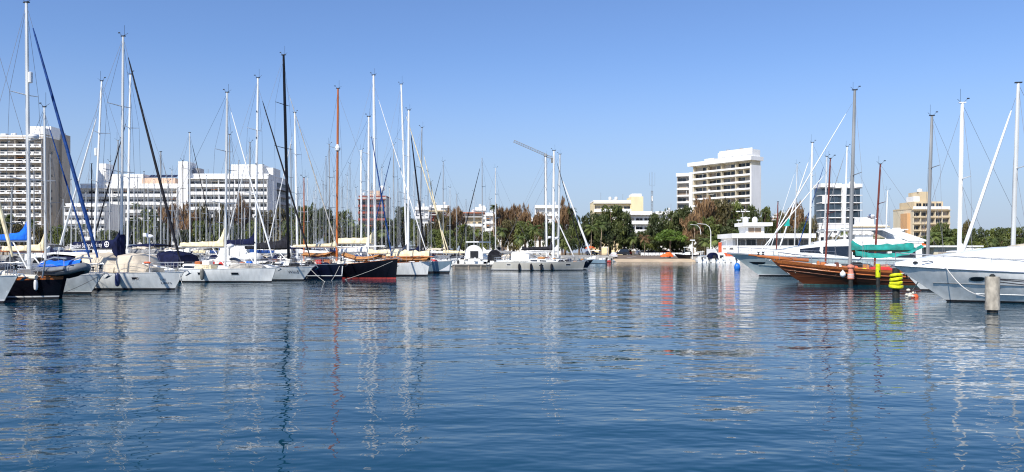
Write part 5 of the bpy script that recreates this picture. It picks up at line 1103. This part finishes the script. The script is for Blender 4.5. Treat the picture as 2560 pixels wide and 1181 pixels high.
def palm_crown(seed, m):
    r = random.Random(seed); V_ = []
    for i in range(26):
        th = r.uniform(0, 6.28); el = r.uniform(-.5, 1.2); L = r.uniform(1.9, 2.6); p = Vector((0, 0, 0)); d = Vector((math.cos(th) * math.cos(el), math.sin(th) * math.cos(el), math.sin(el))); sd = Vector((-math.sin(th), math.cos(th), 0))
        n = 9
        for k in range(n):
            q = p + d * (L / n); u = (k + .5) / n; w = .52 * math.sin(math.pi * min(1, u * .9 + .12)) ; dr = Vector((0, 0, -.42 * w))
            for s_ in (1, -1):
                a, b = p, q; t1 = p + sd * (s_ * w) + d * .22 + dr; t2 = p + sd * (s_ * w * .95) + d * .34 + dr
                V_ += [a, p.lerp(q, .72), t2, t1]
            p = q; d = (d + Vector((0, 0, -.16 - .03 * k))).normalized()
    return card_mesh('crown', np.array([tuple(v) for v in V_]), m)
CR = {}
def crown_get(kind, m, v):
    k = (kind, m, v)
    if k not in CR: CR[k] = palm_crown(v + 3, m) if kind == 'palm' else crown(kind, 11 * v + len(m), m)
    return CR[k]
TR = {}
def trunk_mesh(kind, v):
    if (kind, v) in TR: return TR[(kind, v)]
    r = random.Random(v + 50); mb = MB()
    if kind == 'palm': mb.path([(0, 0, 0), (r.uniform(-.02, .02), 0, .35), (r.uniform(-.03, .03), .01, .7), (0, 0, 1)], [.028, .022, .020, .024], 'bark_pale', 8)
    else:
        mb.path([(0, 0, 0), (r.uniform(-.02, .02), .01, .3), (r.uniform(-.05, .05), -.01, .62), (0, 0, .9)], [.032, .026, .018, .006], 'bark', 8)
        for i in range(7):
            z = r.uniform(.3, .65); th = r.uniform(0, 6.28); l = r.uniform(.15, .3); mb.path([(0, 0, z), (l * .5 * math.cos(th), l * .5 * math.sin(th), z + .12), (l * math.cos(th), l * math.sin(th), z + .28)], [.013, .009, .003], 'bark', 5)
    o = mb.build('trunk', None); me = o.data; bpy.data.objects.remove(o); TR[(kind, v)] = me; return me
TREES = []; tcount = [0]
LOOK = {'leaf_dark': 'dark green', 'leaf_mid': 'green', 'leaf_bright': 'bright green', 'leaf_brown': 'rust brown', 'leaf_olive': 'olive brown', 'leaf_palm': 'green'}
def tree(kind, px, ytop, D, wpx, m='leaf_mid', z0=GZ, base=.25, label=None):
    r = random.Random(tcount[0] * 7 + 1); tcount[0] += 1; v = r.randrange(3 if kind != 'umbrella' else 1)
    zt = Z(ytop, D); h = zt - z0; nm = {'round': 'broadleaf_tree', 'feather': 'casuarina_tree', 'umbrella': 'umbrella_pine', 'palm': 'palm_tree'}[kind]
    o = thing(nm, label, 'palm' if kind == 'palm' else 'tree', (X(px, D), D, z0), r.uniform(0, 6.28), 'palms along the shore' if kind == 'palm' else 'trees along the shore')
    if kind == 'palm':
        s = wpx / 2 * D / F / 2.0; share(trunk_mesh('palm', v), 'trunk', o, (0, 0, 0), 0, (h * .45 if h > 12 else h * .6, h * .45 if h > 12 else h * .6, h - .9 * s)); share(crown_get('palm', m, v), 'crown', o, (0, 0, h - 1.0 * s), 0, (s, s, s))
    else:
        w = wpx / 2 * D / F; share(trunk_mesh('tree', v), 'trunk', o, (0, 0, 0), 0, (h * .9, h * .9, h)); hb = h * base; share(crown_get(kind, m, v), 'crown', o, (0, 0, hb), 0, (w, w, (h - hb) / (1.05 if kind != 'umbrella' else 1.0)))
    if not label: TREES.append((o, nm, '%s %s' % (LOOK[m], {'round': 'bushy tree', 'feather': 'feathery tree', 'umbrella': 'umbrella pine', 'palm': 'palm'}[kind]), px))
    return o
TL = [('round', 8, 548, 236, 60, 'leaf_dark'), ('round', 45, 560, 236, 50, 'leaf_olive'), ('palm', 18, 536, 240, 44, 'leaf_palm'), ('palm', 78, 548, 238, 40, 'leaf_palm'), ('round', 150, 562, 238, 56, 'leaf_mid'), ('round', 188, 572, 234, 44, 'leaf_dark'), ('palm', 206, 560, 236, 34, 'leaf_palm'),
 ('round', 100, 570, 244, 48, 'leaf_olive'), ('round', 238, 586, 236, 40, 'leaf_dark'), ('round', 290, 578, 240, 50, 'leaf_dark'), ('round', 325, 545, 244, 52, 'leaf_dark'), ('round', 368, 527, 246, 74, 'leaf_mid'), ('palm', 340, 508, 250, 28, 'leaf_palm'), ('feather', 424, 504, 252, 56, 'leaf_brown'), ('round', 402, 560, 238, 46, 'leaf_dark'),
 ('feather', 470, 520, 246, 54, 'leaf_brown'), ('feather', 512, 514, 248, 56, 'leaf_olive'), ('feather', 556, 522, 250, 56, 'leaf_olive'), ('round', 500, 556, 236, 64, 'leaf_mid'), ('round', 548, 562, 236, 56, 'leaf_mid'), ('feather', 606, 498, 254, 54, 'leaf_brown'), ('round', 632, 556, 240, 60, 'leaf_mid'), ('round', 588, 566, 234, 52, 'leaf_dark'), ('feather', 655, 528, 248, 50, 'leaf_olive'), ('round', 455, 575, 232, 46, 'leaf_dark'),
 ('round', 692, 526, 248, 72, 'leaf_olive'), ('round', 735, 520, 250, 70, 'leaf_mid'), ('round', 776, 516, 252, 68, 'leaf_dark'), ('round', 812, 524, 246, 60, 'leaf_dark'), ('round', 858, 530, 248, 62, 'leaf_mid'), ('palm', 880, 548, 234, 34, 'leaf_palm'), ('round', 905, 562, 238, 60, 'leaf_mid'), ('round', 942, 556, 242, 54, 'leaf_dark'), ('round', 975, 548, 246, 52, 'leaf_dark'), ('round', 1008, 518, 252, 64, 'leaf_dark'), ('round', 1040, 552, 240, 46, 'leaf_mid'), ('palm', 720, 552, 232, 34, 'leaf_palm'), ('palm', 955, 575, 230, 32, 'leaf_palm'), ('round', 760, 560, 232, 60, 'leaf_mid'), ('round', 840, 568, 232, 56, 'leaf_olive'),
 ('feather', 1080, 556, 240, 50, 'leaf_olive'), ('feather', 1108, 528, 246, 46, 'leaf_olive'), ('feather', 1138, 512, 250, 56, 'leaf_brown'), ('round', 1160, 560, 238, 52, 'leaf_mid'), ('round', 1118, 578, 232, 56, 'leaf_mid'), ('palm', 1234, 512, 246, 28, 'leaf_dark'), ('palm', 1190, 572, 236, 34, 'leaf_palm'), ('round', 1205, 578, 240, 46, 'leaf_olive'),
 ('feather', 1256, 516, 250, 52, 'leaf_brown'), ('feather', 1284, 508, 254, 52, 'leaf_brown'), ('feather', 1314, 522, 250, 44, 'leaf_brown'), ('round', 1275, 552, 242, 66, 'leaf_olive'), ('palm', 1254, 568, 230, 42, 'leaf_palm'), ('round', 1312, 556, 240, 62, 'leaf_mid'), ('palm', 1338, 562, 232, 46, 'leaf_palm'), ('palm', 1298, 588, 226, 38, 'leaf_palm'), ('feather', 1350, 526, 250, 46, 'leaf_brown'), ('round', 1375, 556, 242, 56, 'leaf_dark'), ('feather', 1412, 508, 252, 44, 'leaf_brown'), ('round', 1405, 560, 238, 50, 'leaf_dark'), ('palm', 1430, 520, 250, 30, 'leaf_dark'), ('round', 1448, 540, 246, 60, 'leaf_dark'), ('round', 1478, 534, 252, 56, 'leaf_dark'), ('round', 1425, 585, 232, 44, 'leaf_dark'),
 ('round', 1526, 518, 256, 92, 'leaf_mid'), ('round', 1500, 545, 250, 60, 'leaf_dark'), ('round', 1560, 530, 254, 62, 'leaf_dark'), ('palm', 1478, 562, 234, 44, 'leaf_palm'), ('palm', 1503, 552, 238, 44, 'leaf_palm'), ('round', 1538, 575, 250, 62, 'leaf_dark'), ('palm', 1522, 585, 240, 34, 'leaf_dark'),
 ('round', 1600, 578, 262, 52, 'leaf_dark'), ('round', 1640, 535, 264, 66, 'leaf_dark'), ('round', 1680, 528, 268, 70, 'leaf_dark'), ('round', 1712, 522, 270, 70, 'leaf_dark'), ('palm', 1612, 588, 248, 36, 'leaf_brown'), ('palm', 1583, 590, 250, 34, 'leaf_palm'), ('round', 1570, 592, 255, 46, 'leaf_dark'), ('round', 1625, 592, 256, 60, 'leaf_mid'),
 ('umbrella', 1676, 571, 246, 84, 'leaf_bright'), ('round', 1660, 592, 252, 64, 'leaf_dark'), ('round', 1700, 590, 252, 60, 'leaf_dark'),
 ('feather', 1762, 486, 262, 68, 'leaf_brown'), ('feather', 1732, 535, 254, 60, 'leaf_brown'), ('round', 1806, 505, 264, 88, 'leaf_olive'), ('round', 1842, 508, 268, 66, 'leaf_mid'), ('round', 1774, 545, 256, 72, 'leaf_mid'), ('round', 1830, 548, 250, 72, 'leaf_dark'), ('palm', 1735, 553, 242, 38, 'leaf_palm'), ('palm', 1788, 590, 222, 48, 'leaf_palm'), ('palm', 1808, 586, 222, 46, 'leaf_palm'), ('palm', 1762, 594, 226, 40, 'leaf_palm'), ('palm', 1848, 574, 232, 40, 'leaf_palm'), ('round', 1755, 588, 240, 56, 'leaf_olive'),
 ('round', 1880, 520, 264, 62, 'leaf_dark'), ('round', 1912, 522, 262, 52, 'leaf_mid'), ('round', 1890, 552, 240, 60, 'leaf_dark'), ('round', 1935, 556, 246, 46, 'leaf_dark'), ('feather', 1958, 525, 262, 40, 'leaf_olive'), ('feather', 1992, 512, 262, 50, 'leaf_brown'), ('round', 2012, 560, 240, 52, 'leaf_dark'), ('feather', 2025, 542, 250, 40, 'leaf_olive'), ('round', 1975, 572, 236, 46, 'leaf_olive'),
 ('round', 2085, 592, 236, 40, 'leaf_olive'), ('palm', 2110, 570, 240, 34, 'leaf_palm'), ('palm', 2172, 588, 226, 40, 'leaf_palm'), ('palm', 2196, 594, 224, 36, 'leaf_palm'), ('palm', 2222, 592, 226, 38, 'leaf_palm'), ('palm', 2252, 586, 222, 46, 'leaf_palm'), ('round', 2185, 606, 230, 60, 'leaf_dark'), ('round', 2235, 606, 230, 56, 'leaf_dark'),
 ('round', 2352, 560, 240, 66, 'leaf_mid'), ('round', 2320, 592, 232, 50, 'leaf_dark'), ('palm', 2335, 580, 228, 44, 'leaf_palm'), ('round', 2385, 575, 240, 60, 'leaf_mid'), ('round', 2418, 556, 252, 30, 'leaf_olive'), ('round', 2412, 590, 236, 56, 'leaf_dark'), ('round', 2445, 572, 244, 50, 'leaf_dark'), ('round', 2475, 574, 250, 46, 'leaf_mid'), ('round', 2512, 570, 248, 54, 'leaf_dark'), ('round', 2548, 566, 244, 60, 'leaf_mid'), ('round', 2460, 594, 232, 60, 'leaf_mid'), ('round', 2500, 596, 232, 56, 'leaf_dark'), ('round', 2545, 596, 230, 56, 'leaf_dark'), ('palm', 2478, 592, 226, 38, 'leaf_palm'), ('palm', 2372, 592, 226, 40, 'leaf_palm'), ('round', 1092, 572, 228, 50, 'leaf_mid'), ('round', 1172, 578, 228, 48, 'leaf_dark'), ('round', 1222, 582, 228, 48, 'leaf_mid'), ('round', 264, 574, 232, 46, 'leaf_mid'), ('round', 1055, 570, 230, 46, 'leaf_olive'), ('palm', 2300, 598, 224, 36, 'leaf_palm')]
for a in TL:
    if len(a) == 6: tree(a[0], a[1], a[2], a[3], a[4], a[5])
TLM = [(-300, 'the left edge of the picture'), (60, 'the thick pale mast at the left edge'), (180, 'the beige tower'), (305, 'the mast of the lettered yacht'), (410, 'the long low hotel'), (566, 'the mast over the cream boom cover'), (715, 'the black mast'), (843, 'the orange mast'), (936, 'the tallest white mast'), (1052, 'the slim grey mast'), (1142, 'the tan tiled house'), (1239, 'the tall slim palm'),
       (1366, 'the crane mast'), (1485, 'the silver yacht bow'), (1570, 'the big green tree'), (1655, 'the orange covered boat'), (1730, 'the slipway edge'), (1838, 'the restaurant terrace end'), (1940, 'the restaurant pavilion'), (2045, 'the glass tower edge'), (2140, 'the glass tower'), (2265, 'the white hall'), (2380, 'the tan block')]
def flush_kind(items, wrap):
    ords = ['first', 'second', 'third', 'fourth', 'fifth', 'sixth', 'seventh', 'eighth', 'ninth', 'tenth']; cnt = {}
    for o, kind, look, px in sorted(items, key=lambda q: q[3]):
        lm = [l for l in wrap if l[0] <= px][-1][1]; k = cnt.get((look, lm), 0); cnt[(look, lm)] = k + 1
        o['label'] = '%s %s right of %s' % (ords[k], look, lm)
flush_kind(TREES, TLM)
# ------------------------------------------------------------------ land and water
def sheet(name, pts, fs, m, kind='structure'):
    return tag(MB().add(pts, fs, m).build(name, smooth=0), kind=kind)
sheet('ground', [(-3000, 244, GZ), (3000, 244, GZ), (3000, 6000, GZ), (-3000, 6000, GZ)], [(0, 1, 2, 3)], 'earth')
xb0, xb1 = X(1532, 212), X(1745, 205)
tag(MB().bb((-700, 212, -2), (xb0, 243.998, 1.55), 'concrete').build('quay', smooth=0), kind='structure')
tag(MB().bb((xb1, 197, -2), (700, 243.998, 1.35), 'concrete').build('quay', smooth=0), kind='structure')
P_ = [[(lerp(xb0, xb1, i / 24), y + .6 * math.sin(i * 1.3) * (k < 3), z) for i in range(25)] for k, (y, z) in enumerate(((188, -1.4), (203, -.14), (206, .10), (209.5, .40), (214.5, .78)))]
tag(MB().grid(P_, 'sand').build('beach'), kind='structure')
sheet('road', [(xb0, 213.9, .79), (xb1, 213.9, .79), (xb1, 244.5, GZ + .01), (xb0, 244.5, GZ + .01)], [(0, 1, 2, 3)], 'asphalt_warm')
sheet('promenade', [(-400, 244.3, GZ + .006), (400, 244.3, GZ + .006), (400, 262, GZ + .006), (-400, 262, GZ + .006)], [(0, 1, 2, 3)], 'asphalt_warm')
sheet('path_mark', [(X(1590, 232), 232, 1.30), (X(1592, 232), 232, 1.30), (X(1570, 220), 220, .98), (X(1567, 220), 220, .98)], [(0, 1, 2, 3)], 'line_white')
def water():
    m, nt, out = nodes_of('sea_water'); L = nt.links.new
    p = N(nt, 'ShaderNodeBsdfPrincipled'); p.inputs['Roughness'].default_value = .03; p.inputs['IOR'].default_value = 1.33; p.inputs['Specular IOR Level'].default_value = .35
    o, _ = noise_mix(nt, (.0006, .035, .064), (.0010, .044, .076), .05, lo=.3, hi=.7); L(o, p.inputs['Base Color'])
    tc = N(nt, 'ShaderNodeTexCoord')
    def nz(scale, st, det, rot=0.):
        mp = N(nt, 'ShaderNodeMapping'); mp.inputs['Scale'].default_value = st; mp.inputs['Rotation'].default_value = (0, 0, rot); n = N(nt, 'ShaderNodeTexNoise'); n.inputs['Scale'].default_value = scale; n.inputs['Detail'].default_value = det; n.inputs['Roughness'].default_value = .5
        L(tc.outputs['Object'], mp.inputs['Vector']); L(mp.outputs[0], n.inputs['Vector']); return n.outputs['Fac']
    a, b, c = nz(.42, (.5, 1, 1), 2, .12), nz(1.6, (.52, 1, 1), 2, -.15), nz(4.6, (.7, 1, 1), 1, .2)
    calm = nz(.035, (1, .6, 1), 2)
    mr = N(nt, 'ShaderNodeMapRange'); mr.inputs['From Min'].default_value = .35; mr.inputs['From Max'].default_value = .65; mr.inputs['To Min'].default_value = .42; mr.inputs['To Max'].default_value = 1.4; L(calm, mr.inputs['Value'])
    def mul(s_, k):
        n = N(nt, 'ShaderNodeMath', operation='MULTIPLY'); n.inputs[1].default_value = k; L(s_, n.inputs[0]); return n.outputs[0]
    def add(s1, s2):
        n = N(nt, 'ShaderNodeMath', operation='ADD'); L(s1, n.inputs[0]); L(s2, n.inputs[1]); return n.outputs[0]
    hgt = add(add(mul(a, .14), mul(b, .037)), mul(c, .013))
    mm = N(nt, 'ShaderNodeMath', operation='MULTIPLY'); L(hgt, mm.inputs[0]); L(mr.outputs[0], mm.inputs[1])
    bn = N(nt, 'ShaderNodeBump'); bn.inputs['Strength'].default_value = 1.0; bn.inputs['Distance'].default_value = 1.0; L(mm.outputs[0], bn.inputs['Height']); L(bn.outputs[0], p.inputs['Normal'])
    L(p.outputs[0], out.inputs[0]); M['sea_water'] = m
water()
sheet('water', [(-900, -120, 0), (900, -120, 0), (900, 220, 0), (-900, 220, 0)], [(0, 1, 2, 3)], 'sea_water')
# ------------------------------------------------------------------ vehicles and shore furniture
def car(label, px, D, z, a, paint, L=4.2, van=False, name='parked_car'):
    o = thing(name, label, 'car', (X(px, D), D, z), R(a), 'cars parked by the shore'); w = .86; hh = 1.45 if not van else 1.95
    prof = [(-L / 2, .45), (-L / 2, .85), (-L / 2 + .15, 1.0), (-L * .3, 1.02), (L * .22, .95), (L / 2 - .2, .8), (L / 2, .6), (L / 2, .35)]
    MB().loft([[(x, y, z_) for x, z_ in prof] + [(L / 2 - .1, y, .25), (-L / 2 + .1, y, .25)] for y in (-w, -w * .97, 0, w * .97, w)], paint).build('body', o)
    cb = Cabin([(-L / 2 + .12, w * .93, .95, 1.1, .1), (-L * .40, w * .92, .98, hh, .16), (L * .02, w * .92, .98, hh, .16), (L * .24, w * .9, .93, 1.0, .16)]); c = cb.mesh(paint).build('cabin', o)
    for sd in (1, -1): cb.patch(-L * .36, L * .1, .15, .82, sd, 'glass_dark').build('side_window', o)
    cb.screen(L * .03, L * .22, .95, 'glass_dark').build('windscreen', o)
    MB().add([(-L * .49 + .02, -.68, 1.06), (-L * .49 + .02, .68, 1.06), (-L * .415, .6, hh - .12), (-L * .415, -.6, hh - .12)], [(0, 1, 2, 3)], 'glass_dark').build('rear_window', o)
    MB().box((-L / 2 - .02, 0, .78), (.02, .5, .11), 'line_white').build('number_plate', o)
    for sd in (1, -1):
        MB().box((-L / 2 - .01, sd * .68, .88), (.04, .26, .14), 'lamp_red').build('tail_light', o); MB().box((L / 2 - .1, sd * .62, .66), (.22, .3, .13), 'glass_dark').build('headlight', o)
        for x in (-L * .3, L * .3): MB().path([(x, sd * (w - .2), .32), (x, sd * (w + .01), .32)], .32, 'tyre', 12).build('wheel', o)
    return o
car('white hatchback seen from behind on the sand at the left end of the beach', 1533, 219, .94, 92, 'paint_car_white', 3.7)
for i, (px, paint, a, lb) in enumerate(((1612, 'paint_car_grey', 10, 'silver grey car parked by the pale palm trunk'), (1594, 'paint_car_white', 80, 'white car in tree shade left of the pale palm trunk'), (1572, 'paint_car_red', 85, 'red car in tree shade beside the black van'), (1668, 'paint_car_red', 5, 'dark red car behind the white barriers'), (1690, 'paint_car_black', 175, 'black car behind the right half of the white barriers'), (1712, 'paint_car_grey', 170, 'grey car behind the slipway boat trailer'), (1632, 'paint_car_black', 0, 'black car behind the left end of the white barriers'), (1650, 'paint_car_white', 0, 'white car behind the middle of the white barriers'), (1480, 'paint_car_white', 20, 'white car behind the navy bow'))):
    car(lb, px, 252 + (i % 3) * 2.2, GZ + .01, a, paint)
car('long black van in tree shade at the back of the slipway', 1552, 250, GZ + .01, 178, 'paint_car_black', 5.4, True)
bz = thing('covered_boat', 'boat wrapped in bright orange tarpaulin on a trailer on the slipway', 'covered boat', (X(1667, 218), 218, .91), R(8))
MB().loft([[(x, -w, .35), (x, -w * .95, h * .6), (x, -w * .3, h), (x, w * .3, h * .98), (x, w * .95, h * .6), (x, w, .35)] for x, w, h in ((-1.75, .5, .8), (-1.2, .8, 1.05), (-.5, .85, 1.2), (.0, .85, 1.6), (.6, .85, 1.65), (1.1, .8, 1.45), (1.6, .7, 1.0))], 'canvas_orange').build('tarpaulin', bz); MB().bb((-.8, -.7, .15), (2.0, .7, .3), 'steel').build('trailer', bz)
for sd in (1, -1): MB().path([(.6, sd * .7, .26), (.6, sd * .88, .26)], .26, 'tyre', 10).build('wheel', bz)
tb_ = runabout('black sided speedboat with white top on the shore beside the slipway lamp', 1748, 214, 165, 6.6, top='hull_black', hard='gelcoat_white', z=.95, cat='motor boat')
for i in range(11):
    o = thing('traffic_barrier', 'low white plastic barrier, one of the row along the top of the slipway', 'barrier', (X(1606 + i * 9.6, 241), 241, 1.52), 0, 'white barriers along the slipway')
    MB().loft([[(-.48, -w, z), (.48, -w, z), (.48, w, z), (-.48, w, z)] for z, w in ((0, .3), (.2, .3), (.35, .16), (.85, .12))], 'plastic_white').build('body', o); MB().bb((-.2, -.31, .02), (.2, -.301, .14), 'plastic_black').build('slot', o)
def lamp(label, px, ytop, D, arm, z0=GZ, heads=1):
    o = thing('street_lamp', label, 'street lamp', (X(px, D), D, z0), 0, 'lamp posts along the shore'); h = Z(ytop, D) - z0
    if arm: MB().path([(0, 0, 0), (0, 0, h * .75), (arm * .12, 0, h * .9), (arm * .45, 0, h * .985), (arm, 0, h)], [.12, .10, .08, .07, .06], 'alu_white', 7).build('post', o); MB().box((arm * 1.05, 0, h), (.9, .25, .12), 'plastic_white').build('lamp_head', o)
    else:
        MB().path([(0, 0, 0), (0, 0, h)], [.12, .07], 'alu_white', 7).build('post', o)
        for i in range(heads): MB().box(((i - (heads - 1) / 2) * 1.5, -.1, h + .1), (1.2, .4, .3), 'plastic_white').build('lamp_head', o)
lamp('tall curved street lamp at the right edge of the slipway', 1777, 560, 214, -3.0); lamp('second curved street lamp behind the brown tree palm', 1752, 562, 240, -2.6); lamp('short white lamp post standing at the slipway waterline', 1731, 602, 205, 0, .8)
lamp('tall twin headed floodlight post above the trees, left of the hotel panel', 1857, 530, 245, 0, heads=3); lamp('thin bare post just left of the twin floodlight', 1847, 552, 240, 0); lamp('floodlight post right of the twin headed floodlight', 1863, 546, 236, 0, heads=2)
pb = thing('fishing_pier_hut', 'open white gated frame under the trees left of the black van', 'gate frame', (X(1503, 246), 246, GZ))
MB().bb((-.1, 0, 0), (.1, .2, 2.4), 'wall_bright').bb((1.9, 0, 0), (2.1, .2, 2.4), 'wall_bright').build('post', pb); MB().bb((-.1, -.01, 2.4), (2.1, .21, 2.6), 'wall_bright').build('beam', pb); MB().bb((-.1, .02, .0), (2.1, .18, .5), 'wall_tan').build('low_wall', pb)
def parasol(label, px, D, m):
    o = thing('parasol', label, 'parasol', (X(px, D), D, GZ)); MB().path([(0, 0, 0), (0, 0, 2.4)], .04, 'alu_white', 6).build('pole', o); MB().lathe([(1.7, 2.05), (.9, 2.55), (.05, 2.8)], (0, 0, 0), m, 8).build('canopy', o)
parasol('orange parasol under the trees behind the navy bow', 1476, 236, 'canvas_orange'); parasol('rust red parasol left of the orange mast pair', 893, 236, 'canvas_brown'); parasol('white parasol in front of the trees right of the dark headsail', 1068, 230, 'canvas_white')
ex = thing('orange_ladder_crane', 'orange red loading arm standing on the quay behind the small motor boats', 'loading arm', (X(1800, 199), 199, 1.35)); MB().bb((-.35, -.3, 0), (.35, .3, 3.6), 'orange').build('column', ex, smooth=0); MB().bb((.351, -.28, .1), (3.4, .28, 1.0), 'orange').build('base_box', ex, smooth=0)
rd = thing('moored_ribcraft', 'orange inflatable boat stored upside down on the right pier', 'inflatable boat', (X(2292, 120), 120, 3.4), R(10)); MB().ell((0, 0, 0), (1.7, .6, .5), 'canvas_orange', 14, 8).build('hull', rd); MB().bb((-1.2, -.4, -3.4), (1.2, .4, -.4), 'concrete').build('stand', rd, smooth=0)
# pier and low clutter at the right
pontoon('concrete right hand pier behind the gulets and motor yachts', (38.5, 30), (52, 128), 3.0, 1.1, posts=10)
hutr = thing('pier_hut', 'beige pier hut with white canopy behind the grey gulet mizzen', 'hut', (X(2335, 118), 118, 1.1)); MB().bb((0, 0, 0), (6.2, 3, 2.1), 'wall_pale').build('wall', hutr, smooth=0); MB().bb((-2.4, -.6, 2.1), (7, 3.4, 2.35), 'canvas_white').build('roof', hutr, smooth=0); MB().bb((.6, -.02, .5), (2.2, 0, 1.7), 'window_glass').build('window', hutr, smooth=0)

# ------------------------------------------------------------------ light, sky, camera
SUN = Vector((-.54, -.84, 0)); EL = R(45)
world = bpy.data.worlds.new('World'); scene.world = world; world.use_nodes = True
nt = world.node_tree; nt.nodes.clear(); wo = nt.nodes.new('ShaderNodeOutputWorld'); bg = nt.nodes.new('ShaderNodeBackground'); sk = nt.nodes.new('ShaderNodeTexSky')
sk.sky_type = 'NISHITA'; sk.sun_disc = False; sk.sun_elevation = EL; sk.sun_rotation = math.atan2(SUN.x, SUN.y) % (2 * math.pi); sk.air_density = 1.1; sk.dust_density = .35; sk.ozone_density = 2.2; sk.altitude = 0
bg.inputs['Strength'].default_value = .078
tm = nt.nodes.new('ShaderNodeMix'); tm.data_type = 'RGBA'; tm.blend_type = 'MULTIPLY'; tm.inputs[0].default_value = 1; tm.inputs[7].default_value = (.87, 1.035, 1.40, 1)   # clear sea air: deeper blue
nt.links.new(sk.outputs[0], tm.inputs[6])
tcw = nt.nodes.new('ShaderNodeTexCoord'); sx = nt.nodes.new('ShaderNodeSeparateXYZ'); nt.links.new(tcw.outputs['Generated'], sx.inputs[0])
hr = nt.nodes.new('ShaderNodeMapRange'); hr.interpolation_type = 'SMOOTHSTEP'; hr.inputs['From Min'].default_value = -.05; hr.inputs['From Max'].default_value = .25; hr.inputs['To Min'].default_value = .95; hr.inputs['To Max'].default_value = 0; nt.links.new(sx.outputs[2], hr.inputs['Value'])
hm = nt.nodes.new('ShaderNodeMix'); hm.data_type = 'RGBA'; hm.inputs[7].default_value = (4.0, 4.85, 6.5, 1)   # low haze over the town
nt.links.new(hr.outputs[0], hm.inputs[0]); nt.links.new(tm.outputs[2], hm.inputs[6]); nt.links.new(hm.outputs[2], bg.inputs[0]); nt.links.new(bg.outputs[0], wo.inputs[0])
sl = bpy.data.lights.new('sun', 'SUN'); sl.energy = 4.2; sl.angle = R(.53); sl.color = (1, .95, .87); so = bpy.data.objects.new('sun', sl); C.objects.link(so)
dr = -(SUN.normalized() * math.cos(EL) + Vector((0, 0, math.sin(EL)))); so.rotation_euler = dr.to_track_quat('-Z', 'Y').to_euler(); so.location = (-50, -50, 80)
cam = bpy.data.cameras.new('camera'); cam.sensor_width = 36; cam.lens = 36 * F / 2560; cam.shift_y = (HY - 590.5) / 2560; cam.clip_end = 9000; cam.clip_start = .1
co = bpy.data.objects.new('camera', cam); C.objects.link(co); co.location = (0, 0, CAMH); co.rotation_euler = (R(90), 0, 0); scene.camera = co
scene.view_settings.view_transform = 'Standard'; scene.view_settings.look = 'None'; scene.view_settings.exposure = .45; scene.view_settings.gamma = 1
